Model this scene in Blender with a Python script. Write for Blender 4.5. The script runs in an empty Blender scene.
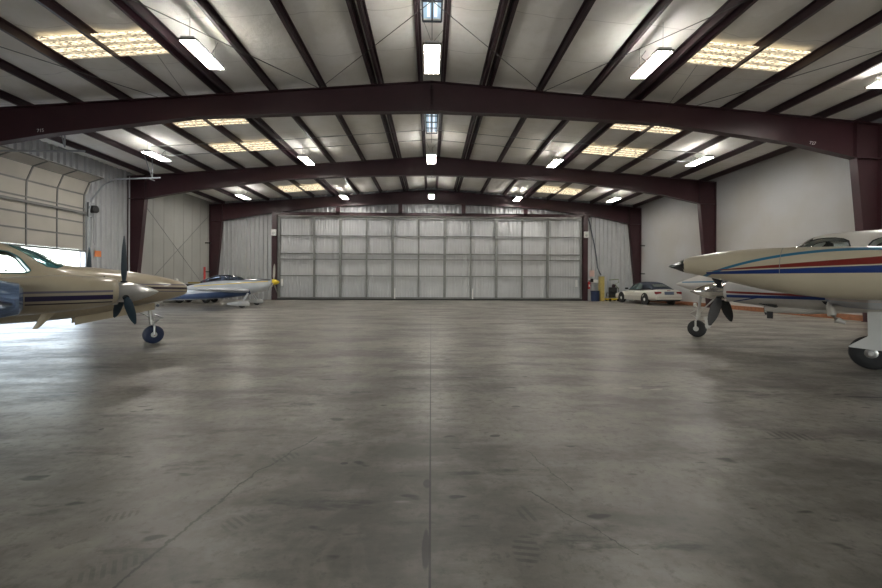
import bpy, bmesh, math, random
from mathutils import Vector, Matrix
random.seed(7)
C = bpy.context.scene.collection
sc = bpy.context.scene
PI = math.pi
R = math.radians

# ---------------------------------------------------------------- materials
def mat(name, col, rough=0.5, metal=0.0, var=0.06, scale=6.0, coat=0.0, bump=0.0, spec=None):
    m = bpy.data.materials.new(name); m.use_nodes = True
    nt = m.node_tree; b = nt.nodes['Principled BSDF']
    b.inputs['Roughness'].default_value = rough; b.inputs['Metallic'].default_value = metal
    if coat: b.inputs['Coat Weight'].default_value = coat; b.inputs['Coat Roughness'].default_value = 0.06
    tc = nt.nodes.new('ShaderNodeTexCoord'); nz = nt.nodes.new('ShaderNodeTexNoise')
    nz.inputs['Scale'].default_value = scale; nz.inputs['Detail'].default_value = 4
    nt.links.new(tc.outputs['Object'], nz.inputs['Vector'])
    rp = nt.nodes.new('ShaderNodeMapRange'); rp.inputs[1].default_value = .3; rp.inputs[2].default_value = .7
    rp.inputs[3].default_value = 1 - var; rp.inputs[4].default_value = 1 + var
    nt.links.new(nz.outputs['Fac'], rp.inputs[0])
    mx = nt.nodes.new('ShaderNodeMix'); mx.data_type = 'RGBA'; mx.blend_type = 'MULTIPLY'
    mx.inputs[0].default_value = 1; mx.inputs[6].default_value = (*col, 1)
    nt.links.new(rp.outputs[0], mx.inputs[7]); nt.links.new(mx.outputs[2], b.inputs['Base Color'])
    if bump:
        bp = nt.nodes.new('ShaderNodeBump'); bp.inputs['Strength'].default_value = bump; bp.inputs['Distance'].default_value = .02
        nt.links.new(nz.outputs['Fac'], bp.inputs['Height']); nt.links.new(bp.outputs[0], b.inputs['Normal'])
    return m

def emat(name, col, st):
    m = bpy.data.materials.new(name); m.use_nodes = True
    b = m.node_tree.nodes['Principled BSDF']; b.inputs['Base Color'].default_value = (*col, 1)
    b.inputs['Emission Color'].default_value = (*col, 1); b.inputs['Emission Strength'].default_value = st
    return m

class NT:
    """tiny helper for math-node chains"""
    def __init__(s, nt): s.nt = nt
    def v(s, sock, x):
        if isinstance(x, (int, float)): sock.default_value = x
        else: s.nt.links.new(x, sock)
    def m(s, op, a, b=0.0, c=None, clamp=False):
        n = s.nt.nodes.new('ShaderNodeMath'); n.operation = op; n.use_clamp = clamp
        s.v(n.inputs[0], a)
        if op not in ('ABSOLUTE', 'SQRT', 'SINE', 'COSINE'): s.v(n.inputs[1], b)
        if c is not None: s.v(n.inputs[2], c)
        return n.outputs[0]
    def rng(s, x, a, b, lo=0.0, hi=1.0, smooth=True):
        n = s.nt.nodes.new('ShaderNodeMapRange'); n.interpolation_type = 'SMOOTHSTEP' if smooth else 'LINEAR'
        s.v(n.inputs[0], x)
        for i, q in zip((1, 2, 3, 4), (a, b, lo, hi)): n.inputs[i].default_value = q
        return n.outputs[0]
    def mix(s, f, a, b, mode='MIX'):
        n = s.nt.nodes.new('ShaderNodeMix'); n.data_type = 'RGBA'; n.blend_type = mode
        s.v(n.inputs[0], f)
        for i, q in ((6, a), (7, b)):
            if isinstance(q, tuple): n.inputs[i].default_value = (*q, 1)
            else: s.nt.links.new(q, n.inputs[i])
        return n.outputs[2]
    def noise(s, vec, scale, detail=4, rough=.5, out='Fac'):
        n = s.nt.nodes.new('ShaderNodeTexNoise'); s.nt.links.new(vec, n.inputs['Vector'])
        n.inputs['Scale'].default_value = scale; n.inputs['Detail'].default_value = detail; n.inputs['Roughness'].default_value = rough
        return n.outputs[out]
    def mapping(s, vec, loc=(0,0,0), rz=0, sc_=(1,1,1)):
        n = s.nt.nodes.new('ShaderNodeMapping'); s.nt.links.new(vec, n.inputs[0])
        n.inputs['Location'].default_value = loc; n.inputs['Rotation'].default_value = (0,0,rz); n.inputs['Scale'].default_value = sc_
        return n.outputs[0]

def paint(name, base, stripes, rough=.28):
    """aircraft paint with stripes: (colour, x0, x1, a, b, c, w0, w1): centre a+b*x+c*x^2, half width w0+w1*x"""
    m = bpy.data.materials.new(name); m.use_nodes = True
    nt = m.node_tree; b = nt.nodes['Principled BSDF']; k = NT(nt)
    b.inputs['Roughness'].default_value = rough; b.inputs['Coat Weight'].default_value = .5; b.inputs['Coat Roughness'].default_value = .08
    tc = nt.nodes.new('ShaderNodeTexCoord'); sx = nt.nodes.new('ShaderNodeSeparateXYZ'); nt.links.new(tc.outputs['Object'], sx.inputs[0])
    X, Z = sx.outputs[0], sx.outputs[2]
    nz = k.noise(tc.outputs['Object'], 2.2, 4)
    col = k.mix(k.rng(nz, .3, .75), base, tuple(q * .86 for q in base))
    for (c, x0, x1, a, b1, c1, w0, w1) in stripes:
        zc = k.m('ADD', a, k.m('ADD', k.m('MULTIPLY', X, b1), k.m('MULTIPLY', k.m('MULTIPLY', X, X), c1)))
        w = k.m('ADD', w0, k.m('MULTIPLY', X, w1))
        d = k.m('SUBTRACT', w, k.m('ABSOLUTE', k.m('SUBTRACT', Z, zc)))
        f = k.m('MULTIPLY', k.rng(d, -.001, .002), k.m('MULTIPLY', k.m('GREATER_THAN', X, x0), k.m('LESS_THAN', X, x1)))
        col = k.mix(f, col, c)
    nt.links.new(col, b.inputs['Base Color'])
    return m

maroon = mat('maroon_steel_paint', (.034, .010, .014), .42, 0, .12, 2.5)
maroon_d = mat('purlin_primer', (.030, .013, .018), .38, 0, .15, 2)
insul = None
white_metal = mat('white_ribbed_sheet', (.45, .46, .475), .42, .0, .05, 1.2)
liner = mat('liner_panel', (.36, .36, .335), .5, 0, .05, 1.0)
galv = mat('galvanised_steel', (.36, .38, .40), .38, .7, .1, 5)
door_frame_m = mat('door_frame_steel', (.17, .175, .17), .5, .1, .1, 3)
sect_m = mat('sectional_door_insulation', (.42, .395, .35), .6, 0, .05, 1.5)
black_m = mat('black_rubber', (.009, .009, .010), .6, 0, .1, 10)
dark_m = mat('dark_interior', (.02, .02, .022), .7, 0, .1, 6)
chrome = mat('polished_metal', (.82, .80, .76), .1, 1, .03, 3)
alu = mat('brushed_aluminium', (.55, .55, .54), .3, .9, .06, 8)
white_p = mat('white_gear_paint', (.50, .495, .48), .35, 0, .05, 6)
red_m = mat('red_paint', (.5, .03, .03), .4, 0, .06, 6)
yellow_m = mat('yellow_paint', (.75, .55, .02), .35, 0, .05, 6)
orange_m = mat('orange_plate', (.85, .28, .10), .5, 0, .04, 6)
paper_m = mat('pink_notice', (.62, .42, .38), .7, 0, .05, 20)
blue_m = mat('navy_plastic', (.02, .035, .09), .4, 0, .08, 8)
wood_m = mat('rust_brown_curb', (.25, .10, .045), .65, 0, .2, 9)
white_plain = mat('white_plastic', (.7, .7, .68), .4, 0, .03, 6)
dblade = mat('black_blade', (.010, .011, .013), .6, 0, .1, 6)
tealblade = mat('blue_grey_blade', (.010, .028, .045), .4, .0, .1, 6)
wire_m = mat('dark_cable', (.10, .10, .10), .5, .2, .05, 8)
conduit_m = mat('grey_conduit', (.25, .26, .26), .4, .5, .05, 8)

def glass(name, col, rough=.02, trans=.9):
    m = bpy.data.materials.new(name); m.use_nodes = True
    b = m.node_tree.nodes['Principled BSDF']; b.inputs['Base Color'].default_value = (*col, 1)
    b.inputs['Roughness'].default_value = rough; b.inputs['Transmission Weight'].default_value = trans; b.inputs['IOR'].default_value = 1.1
    return m
def thin_glass(name, col, refl=.12):
    m = bpy.data.materials.new(name); m.use_nodes = True; nt = m.node_tree
    nt.nodes.clear(); o = nt.nodes.new('ShaderNodeOutputMaterial'); t = nt.nodes.new('ShaderNodeBsdfTransparent'); g = nt.nodes.new('ShaderNodeBsdfGlossy')
    t.inputs[0].default_value = (*col, 1); g.inputs['Roughness'].default_value = .03; mx = nt.nodes.new('ShaderNodeMixShader')
    fr = nt.nodes.new('ShaderNodeFresnel'); fr.inputs[0].default_value = 1.5
    nt.links.new(fr.outputs[0], mx.inputs[0]); nt.links.new(t.outputs[0], mx.inputs[1]); nt.links.new(g.outputs[0], mx.inputs[2]); nt.links.new(mx.outputs[0], o.inputs[0])
    return m
pane_m = thin_glass('cabin_glass', (.85, .92, .92))
shield_m = mat('tinted_windshield', (.10, .30, .32), .05, .5, .05, 4, coat=1)
canopy_m = thin_glass('canopy_glass', (.45, .5, .6))

# ---------------------------------------------------------------- mesh helpers
class MB:
    def __init__(s): s.bm = bmesh.new()
    def box(s, c, d, rot=None):
        r = bmesh.ops.create_cube(s.bm, size=1); M = Matrix.Translation(c) @ (rot.to_4x4() if rot else Matrix()) @ Matrix.Diagonal((*d, 1))
        bmesh.ops.transform(s.bm, matrix=M, verts=r['verts']); return s
    def b2(s, x0, x1, y0, y1, z0, z1): return s.box(((x0+x1)/2, (y0+y1)/2, (z0+z1)/2), (abs(x1-x0), abs(y1-y0), abs(z1-z0)))
    def tube(s, pts, r, n=8, cap=True):
        pts = [Vector(p) for p in pts]; rs = r if isinstance(r, (list, tuple)) else [r]*len(pts); rings = []
        for i, p in enumerate(pts):
            t = (pts[min(i+1, len(pts)-1)] - pts[max(i-1, 0)]).normalized()
            a = Vector((0,0,1)) if abs(t.z) < .9 else Vector((1,0,0)); u = t.cross(a).normalized(); w = t.cross(u)
            rings.append([s.bm.verts.new(p + (u*math.cos(2*PI*k/n) + w*math.sin(2*PI*k/n))*rs[i]) for k in range(n)])
        s.bridge(rings, cap); return s
    def bridge(s, rings, cap=True, closed=True):
        n = len(rings[0])
        for a, b in zip(rings, rings[1:]):
            for k in range(n if closed else n-1):
                j = (k+1) % n
                try: s.bm.faces.new((a[k], a[j], b[j], b[k]))
                except ValueError: pass
        if cap:
            for r_ in (rings[0], rings[-1]):
                try: s.bm.faces.new(r_)
                except ValueError: pass
    def rings(s, rr, cap=True): s.bridge([[s.bm.verts.new(p) for p in r] for r in rr], cap); return s
    def lathe(s, prof, origin=(0,0,0), axis='x', n=24, cap=True):
        rr = []
        for (a, r) in prof:
            ring = []
            for k in range(n):
                c, q = r*math.cos(2*PI*k/n), r*math.sin(2*PI*k/n)
                p = {'x': (a, c, q), 'y': (c, a, q), 'z': (c, q, a)}[axis]
                ring.append((p[0]+origin[0], p[1]+origin[1], p[2]+origin[2]))
            rr.append(ring)
        return s.rings(rr, cap)
    def prism(s, poly, y0, y1):
        """poly in xz, extruded in y"""
        a = [s.bm.verts.new((x, y0, z)) for x, z in poly]; b = [s.bm.verts.new((x, y1, z)) for x, z in poly]
        s.bm.faces.new(a); s.bm.faces.new(b[::-1])
        for k in range(len(poly)): s.bm.faces.new((a[k], b[k], b[(k+1) % len(poly)], a[(k+1) % len(poly)]))
        return s
    def build(s, name, m, parent=None, smooth=False, bevel=0):
        bmesh.ops.recalc_face_normals(s.bm, faces=s.bm.faces)
        me = bpy.data.meshes.new(name); s.bm.to_mesh(me); s.bm.free()
        me.materials.append(m)
        if smooth:
            for p in me.polygons: p.use_smooth = True
        o = bpy.data.objects.new(name, me); C.objects.link(o)
        if parent: o.parent = parent
        if smooth:
            try: me.set_sharp_from_angle(angle=R(40))
            except Exception: pass
        if bevel:
            md = o.modifiers.new('bevel', 'BEVEL'); md.width = bevel; md.segments = 2; md.limit_method = 'ANGLE'
        return o

def empty(name, loc=(0,0,0), rz=0):
    o = bpy.data.objects.new(name, None); C.objects.link(o); o.location = loc; o.rotation_euler = (0,0,rz); o.empty_display_size = .3
    return o
def tag(o, label, cat, group=None, kind=None):
    o['label'] = label; o['category'] = cat
    if group: o['group'] = group
    if kind: o['kind'] = kind
    return o
def struct(o, label=None, cat=None):
    o['kind'] = 'structure'
    if label: o['label'] = label
    if cat: o['category'] = cat
    return o
def copy_tree(o, parent=None):
    c = o.copy(); C.objects.link(c); c.parent = parent
    for ch in [x for x in o.children]: copy_tree(ch, c)
    return c
ORD = ['first', 'second', 'third', 'fourth', 'fifth', 'sixth', 'seventh', 'eighth', 'ninth', 'tenth', 'eleventh', 'twelfth', 'thirteenth']

# ---------------------------------------------------------------- hall dimensions (metres)
XL, XR = -15.65, 15.22
YB, YR = 28.98, -24.0
ZE, ZR = 6.73, 7.93
def zr(x): return ZR - (ZR-ZE) * abs(x) / 15.4
FR = (13.25, 21.1, 28.7)

# ---------------------------------------------------------------- floor
def floor_mat():
    m = bpy.data.materials.new('polished_concrete'); m.use_nodes = True; nt = m.node_tree; k = NT(nt); b = nt.nodes['Principled BSDF']
    g = nt.nodes.new('ShaderNodeNewGeometry'); P = g.outputs['Position']
    sx = nt.nodes.new('ShaderNodeSeparateXYZ'); nt.links.new(P, sx.inputs[0])
    big = k.noise(P, .22, 5, .6); mid = k.noise(P, 1.6, 9, .72); fine = k.noise(P, 14, 8, .75); cloud = k.noise(k.mapping(P, rz=.4, sc_=(.6, 1.6, 1)), .8, 7, .68)
    swirl = nt.nodes.new('ShaderNodeTexNoise'); nt.links.new(P, swirl.inputs[0]); swirl.inputs['Scale'].default_value = 1.6; swirl.inputs['Distortion'].default_value = 2.2; swirl.inputs['Detail'].default_value = 5
    f = k.rng(k.m('ADD', k.m('MULTIPLY', big, .5), k.m('MULTIPLY', mid, .5)), .42, .58)
    col = k.mix(f, (.19, .175, .15), (.33, .308, .268))
    col = k.mix(k.rng(cloud, .44, .62, 0, .8), col, (.115, .106, .092))
    col = k.mix(k.rng(swirl.outputs[0], .5, .68, 0, .22), col, (.43, .40, .34))
    col = k.mix(k.rng(fine, .50, .66, 0, .6), col, (.12, .112, .10))
    # darker patches of worn tyre rubber and grime
    st = k.noise(k.mapping(P, sc_=(.45, 1.5, 1)), 1.9, 7, .7)
    col = k.mix(k.rng(st, .56, .68, 0, .85), col, (.050, .046, .043))
    sp = k.noise(k.mapping(P, sc_=(.8, 2.0, 1)), 3.2, 2, .5)
    col = k.mix(k.rng(sp, .665, .72, 0, .85), col, (.04, .037, .034))
    lt = k.noise(k.mapping(P, loc=(4, 9, 0), sc_=(.7, 2.0, 1)), 2.0, 3, .5)
    col = k.mix(k.rng(lt, .70, .74, 0, .4), col, (.52, .49, .43))
    # scuffs, tread prints, cracks: (x, y, angle, half length, half width, colour, strength, treads per metre)
    spots = [(-1.05, 2.2, .9, .09, .06, 0, .35, 28), (-1.08, 3.0, .7, .12, .07, 0, .45, 24), (-1.72, 2.27, .4, .10, .045, 0, .4, 30), (-1.45, 1.86, .6, .16, .06, 0, .35, 26), (.47, 1.95, 1.4, .12, .07, 0, .45, 22), (.55, 2.25, .3, .05, .09, 0, .4, 20),
             (3.1, 3.36, -.2, .20, .10, 0, .6, 18), (5.05, 4.5, -.1, .24, .035, 0, 1, 0), (4.35, 4.95, 0, .16, .025, 0, .9, 0), (2.55, 4.92, 0, .10, .035, 1, .9, 0), (2.78, 4.86, .2, .09, .03, 1, .9, 0), (3.75, 4.76, -.1, .2, .05, 0, .7, 0), (4.3, 11.6, 0, .5, .12, 1, .7, 0),
             (2.6, 5.9, -.3, .5, .06, 0, .6, 0), (1.6, 6.4, -.2, .4, .12, 0, .6, 0), (-.02, 1.97, 1.57, .16, .02, 0, .9, 0), (-.02, 2.6, 1.57, .06, .03, 0, .8, 0), (-.62, 2.9, 0, .03, .02, 0, .9, 0), (-2.9, 3.6, .2, .02, .02, 0, 1, 0), (-3.6, 6.9, 0, .05, .03, 0, 1, 0), (2.2, 8.6, -.4, .45, .14, 0, .6, 0), (1.2, 8.2, .2, .4, .1, 0, .5, 0),
             (-.3, 6.7, 0, .18, .03, 0, .9, 0), (-.55, 5.9, .3, .06, .03, 0, .9, 0), (-.9, 7.6, .2, .08, .04, 0, .9, 0), (-1.6, 6.2, .4, .10, .04, 0, .7, 0), (6.3, 8.2, -.1, 1.2, .25, 0, .5, 0), (.9, 4.2, .2, .05, .03, 0, .9, 0), (.55, 3.4, .2, .05, .03, 0, .9, 0)]
    wob = k.m('MULTIPLY', k.m('SUBTRACT', k.noise(P, 6, 5, .7), .5), 1.1)
    for (x, y, a, rx, ry, ci, s_, tr) in spots:
        dx = k.m('SUBTRACT', sx.outputs[0], x); dy = k.m('SUBTRACT', sx.outputs[1], y)
        u = k.m('ADD', k.m('MULTIPLY', dx, math.cos(a)), k.m('MULTIPLY', dy, math.sin(a)))
        v = k.m('SUBTRACT', k.m('MULTIPLY', dy, math.cos(a)), k.m('MULTIPLY', dx, math.sin(a)))
        q = k.m('ADD', k.m('POWER', k.m('ABSOLUTE', k.m('DIVIDE', u, rx)), 2), k.m('POWER', k.m('ABSOLUTE', k.m('DIVIDE', v, ry)), 2))
        ff = k.m('MULTIPLY', k.rng(k.m('ADD', q, wob), .6, 1.2, 1, 0), s_)
        if tr: ff = k.m('MULTIPLY', ff, k.rng(k.m('SINE', k.m('MULTIPLY', u, tr*2*PI)), -.2, .4))
        col = k.mix(ff, col, [(.045, .042, .04), (.50, .47, .42)][ci])
    for (x0, y0, x1, y1, w) in ((-1.36, 1.7, -1.20, 2.75, .006), (-1.20, 2.75, -.95, 3.4, .005), (1.0, 1.9, .62, 2.5, .003), (.9, 2.5, .75, 3.1, .003)):
        L = math.hypot(x1-x0, y1-y0); cx, sy = (x1-x0)/L, (y1-y0)/L
        dx = k.m('SUBTRACT', sx.outputs[0], x0); dy = k.m('SUBTRACT', sx.outputs[1], y0)
        u = k.m('ADD', k.m('MULTIPLY', dx, cx), k.m('MULTIPLY', dy, sy)); v = k.m('ADD', k.m('SUBTRACT', k.m('MULTIPLY', dy, cx), k.m('MULTIPLY', dx, sy)), k.m('MULTIPLY', wob, .10))
        ff = k.m('MULTIPLY', k.rng(k.m('ABSOLUTE', v), w*.5, w*2.2, .75, 0), k.m('MULTIPLY', k.m('GREATER_THAN', u, 0), k.m('LESS_THAN', u, L)))
        col = k.mix(ff, col, (.04, .037, .034))
    # sawn control joint on the centre line
    j = k.rng(k.m('ABSOLUTE', k.m('ADD', sx.outputs[0], k.m('MULTIPLY', wob, .0012))), .0035, .0075, .9, 0)
    col = k.mix(j, col, (.03, .028, .026))
    nt.links.new(col, b.inputs['Base Color'])
    nt.links.new(k.rng(k.m('ADD', k.m('MULTIPLY', cloud, .6), k.m('MULTIPLY', fine, .4)), .35, .68, .30, .50), b.inputs['Roughness'])
    bp = nt.nodes.new('ShaderNodeBump'); bp.inputs['Strength'].default_value = .28; bp.inputs['Distance'].default_value = .02
    nt.links.new(k.m('ADD', k.m('MULTIPLY', k.noise(k.mapping(P, rz=.2, sc_=(.55, 1.5, 1)), 2.2, 4, .5), 1.0), k.m('MULTIPLY', fine, .12)), bp.inputs['Height'])
    nt.links.new(bp.outputs[0], b.inputs['Normal'])
    b.inputs['Specular IOR Level'].default_value = .4
    return m
struct(MB().b2(XL-.25, XR+.25, YR-.2, YB+.3, -.2, 0).build('floor', floor_mat()), 'stained grey polished concrete hangar floor with a centre joint', 'floor')

# ---------------------------------------------------------------- ceiling (sagging white insulation between purlins)
PX = [.37, 1.80, 3.60, 5.22, 6.80, 8.40, 10.0, 11.6, 13.2, 14.75]
DBL = {1: .12, 4: .13}
def ceil_mat():
    m = bpy.data.materials.new('white_insulation_facing'); m.use_nodes = True; nt = m.node_tree; k = NT(nt); b = nt.nodes['Principled BSDF']
    g = nt.nodes.new('ShaderNodeNewGeometry'); P = g.outputs['Position']; sx = nt.nodes.new('ShaderNodeSeparateXYZ'); nt.links.new(P, sx.inputs[0])
    n1 = k.noise(P, .5, 4, .55); n2 = k.noise(P, 4, 4, .6)
    col = k.mix(k.rng(n1, .35, .68), (.80, .79, .76), (.70, .68, .62))
    col = k.mix(k.rng(n2, .5, .8, 0, .2), col, (.58, .56, .50))
    # vinyl seams across the hall, wavy
    yy = k.m('ADD', sx.outputs[1], k.m('MULTIPLY', k.noise(P, .8, 2), .5))
    fr = k.m('ABSOLUTE', k.m('SUBTRACT', k.m('FRACT', k.m('DIVIDE', yy, 1.83)), .5))
    col = k.mix(k.rng(fr, .002, .009, .45, 0), col, (.36, .35, .33))
    nt.links.new(col, b.inputs['Base Color']); b.inputs['Roughness'].default_value = .75
    bp = nt.nodes.new('ShaderNodeBump'); bp.inputs['Strength'].default_value = .35; bp.inputs['Distance'].default_value = .05
    nt.links.new(n2, bp.inputs['Height']); nt.links.new(bp.outputs[0], b.inputs['Normal'])
    return m
mb = MB(); PD = sorted(sum([[p-DBL[i], p+DBL[i]] if i in DBL else [p] for i, p in enumerate(PX)], [])); xs = [XL-.2] + [-p for p in PD[::-1]] + PD + [XR+.2]
cols = []
for a, b_ in zip(xs, xs[1:]):
    for q in range(6):
        t = q/6; x = a + (b_-a)*t; cols.append((x, math.sin(PI*t)*min(1, (b_-a-.2)/1.1) if b_-a > .3 else 0))
cols.append((xs[-1], 0))
ys = [YR-.2]
yy = YR-.2
while yy < YB+.2:
    yy += .45; ys.append(min(yy, YB+.3))
rows = []
for y in ys:
    near = min(abs(y-f) for f in FR + (5.4, -2.4)); tuck = min(1, near/.8)
    rows.append([mb.bm.verts.new((x, y, zr(x) + .225 - .075*s_*tuck*(1+.25*math.sin(y*2.1+x)))) for x, s_ in cols])
top = [[mb.bm.verts.new((x, y, zr(x)+.5)) for x, s_ in (cols[0], (0, 0), cols[-1])] for y in (ys[0], ys[-1])]
mb.bridge(rows, False, False)
for a, b_ in ((0, 1), (1, 2)): mb.bm.faces.new((top[0][a], top[0][b_], top[1][b_], top[1][a]))
struct(mb.build('ceiling', ceil_mat(), smooth=True), 'white quilted insulation facing sagging between the roof purlins', 'ceiling')

# ---------------------------------------------------------------- walls
def ribbed(axis, c, a0, a1, z0, z1fn, pitch, depth, rib, sign, thick=.08):
    """trapezoid ribbed sheet; axis 'x' wall runs along x at y=c, 'y' wall runs along y at x=c; sign = inward direction"""
    m = MB(); pts = []; a = a0
    while a < a1 - 1e-6:
        for (da, dd) in ((0, 0), (pitch-rib, 0), (pitch-rib*.72, depth), (pitch-rib*.28, depth)):
            if a+da < a1: pts.append((a+da, dd))
        a += pitch
    pts.append((a1, 0)); back = [(a1, -thick), (a0, -thick)]
    if axis == 'x' and a0 < 0 < a1 and callable(z1fn):
        pass
    zz = z1fn if callable(z1fn) else (lambda q: z1fn)
    def P(a, d, z): return (a, c+sign*d, z) if axis == 'x' else (c+sign*d, a, z)
    lo = [m.bm.verts.new(P(a, d, z0)) for a, d in pts]; hi = [m.bm.verts.new(P(a, d, zz(a))) for a, d in pts]
    lo2 = [m.bm.verts.new(P(a, -thick, z0)) for a, d in pts]; hi2 = [m.bm.verts.new(P(a, -thick, zz(a))) for a, d in pts]
    n = len(pts)
    for i in range(n-1):
        for A, B in ((lo, hi), (hi, hi2), (hi2, lo2), (lo2, lo)): m.bm.faces.new((A[i], A[i+1], B[i+1], B[i]))
    for i in (0, n-1): m.bm.faces.new((lo[i], hi[i], hi2[i], lo2[i]))
    return m
struct(ribbed('x', YB, XL, XR, 0, lambda x: zr(x)+.3, .305, .10, .13, -1).build('wall_back', white_metal), 'white vertically ribbed metal end wall around the big hangar door', 'wall')
DY0, DY1, DZ = 13.75, 18.25, 5.55     # side door opening
wl = empty('wall_left'); struct(wl, 'side wall on the left with ribbed sheet and smooth liner panels', 'wall')
ribbed('y', XL, DY1, 21.1, 0, ZE+.35, .29, .09, .12, 1).build('ribbed_sheet', white_metal, wl)
ribbed('y', XL, DY0, DY1, DZ, ZE+.35, .29, .09, .12, 1).build('ribbed_sheet', white_metal, wl)
ribbed('y', XL, YR, DY0, 0, ZE+.35, .29, .09, .12, 1).build('ribbed_sheet', white_metal, wl)
ribbed('y', XL, 21.1, YB, 0, ZE+.35, .92, .02, .06, 1).build('liner_panel', liner, wl)
def wall_r_mat():
    m = bpy.data.materials.new('smooth_white_board'); m.use_nodes = True; nt = m.node_tree; k = NT(nt); b = nt.nodes['Principled BSDF']
    g = nt.nodes.new('ShaderNodeNewGeometry'); P = g.outputs['Position']
    col = k.mix(k.rng(k.noise(P, .35, 4, .5), .35, .65), (.43, .435, .44), (.40, .385, .36))
    col = k.mix(k.rng(k.noise(P, 7, 4, .6), .55, .8, 0, .12), col, (.42, .42, .42))
    nt.links.new(col, b.inputs['Base Color']); b.inputs['Roughness'].default_value = .55
    return m
struct(MB().b2(XR, XR+.15, YR, YB+.1, 0, ZE+.35).build('wall_right', wall_r_mat()), 'smooth white boarded side wall on the right', 'wall')
wr = MB(); wr.b2(XL-.1, -11.5, YR-.15, YR, 0, ZR+.3); wr.b2(11.5, XR+.1, YR-.15, YR, 0, ZR+.3); wr.b2(-11.5, 11.5, YR-.15, YR, 5.9, ZR+.3)  # the doorway is assumed, added as an unseen source of daylight
struct(wr.build('wall_rear', white_metal), 'plain white end wall with an open doorway added for daylight, unseen behind the viewpoint', 'wall')
struct(MB().b2(XR-.10, XR-.001, -2, YB-.45, 0.001, .20).build('baseboard_right', wood_m), 'rust brown curb board along the foot of the right wall', 'baseboard')
# outside apron and white building seen under the raised side door
struct(MB().b2(-60, XL-.25, -60, 60, -.25, -.03).build('trim_apron', mat('sunlit_apron', (.45, .45, .44), .7, 0, .08, .5)), 'bright concrete apron outside the open side door', 'ground')

# ---------------------------------------------------------------- steel frames
def isec(parent, name, A, B, y, fl=.26, ft=.018):
    """A, B: lists of (x,z) outer and inner edge; web between with flanges"""
    m = MB()
    n = len(A)
    for i in range(n-1):
        # web
        for yy in (0,):
            q = [A[i], A[i+1], B[i+1], B[i]]
            m.prism(q, y-.008, y+.008)
        for E in (A, B):
            a, b_ = Vector((E[i][0], 0, E[i][1])), Vector((E[i+1][0], 0, E[i+1][1])); d = (b_-a)
            if d.length < 1e-4: continue
            nrm = Vector((-d.z, 0, d.x)).normalized()*ft/2
            q = [(p.x, p.z) for p in (a+nrm, b_+nrm, b_-nrm, a-nrm)]
            m.prism(q, y-fl/2, y+fl/2)
    return m
names = ['nearest of the three, crossing near the top', 'middle one of the three', 'farthest one against the end wall']
frames = []
for fi, y in enumerate(FR):
    f = empty('steel_portal_frame', (0, y, 0)); frames.append(f)
    tag(f, 'maroon tapered steel portal frame, ' + names[fi], 'steel frame', 'steel portal frames of the hangar')
    for s in (-1, 1):
        W = (-XL if s < 0 else XR) - .02; ks = W - .86
        m = isec(f, 'column', [(s*W, 0), (s*W, 5.55)], [(s*(W-.34), 0), (s*ks, 5.55)], 0, .26); m.b2(s*W-.009, s*W+.009, -.13, .13, 5.55, ZE-.02)
        m.box((s*(W-.43), 0, 5.56), (.86, .25, .02)); m.box((s*(W-.17), 0, .012), (.42, .32, .024))
        m.build('column', maroon, f)
        top_ = [(s*W, ZE-.02), (s*ks, zr(ks)-.02), (s*12.2, zr(12.2)-.02), (s*7.7, zr(7.7)-.02), (s*3, zr(3)-.02), (0, ZR-.02)]
        bot = [(s*W, 5.55), (s*ks, 5.57), (s*12.2, 6.03), (s*7.7, 6.63), (s*3, 6.86), (0, 6.93)]
        m = isec(f, 'rafter', top_, bot, 0, .26)
        for x, z0 in ((ks, 5.57), (0.0, 6.93)): m.b2(s*x-.012, s*x+.012, -.13, .13, z0, zr(x)-.02)
        m.build('rafter', maroon, f)
    # bolts at the ridge splice
    for z in (7.0, 7.15, 7.7, 7.82):
        for s in (-1, 1): MB().box((s*.03, -.09, z), (.04, .03, .03)).build('splice_bolt', maroon_d, f)

def painted_text(txt, x, y, z, h, parent, slope):
    cu = bpy.data.curves.new('num', 'FONT'); cu.body = txt; cu.size = h; cu.extrude = .002; cu.align_x = 'CENTER'
    t = bpy.data.objects.new('num', cu); C.objects.link(t)
    bpy.context.view_layer.update(); dg = bpy.context.evaluated_depsgraph_get()
    me = bpy.data.meshes.new_from_object(t.evaluated_get(dg)); bpy.data.objects.remove(t)
    me.materials.clear(); me.materials.append(white_plain)
    o = bpy.data.objects.new('painted_number', me); C.objects.link(o); o.parent = parent
    o.location = (x, y, z); o.rotation_euler = (PI/2, -slope, 0); o['label'] = 'small white number painted on the rafter'
painted_text('715', -12.62, -.02, 6.10, .15, frames[0], .1)
painted_text('727', 12.9, -.02, 6.02, .15, frames[0], -.1)

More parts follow.
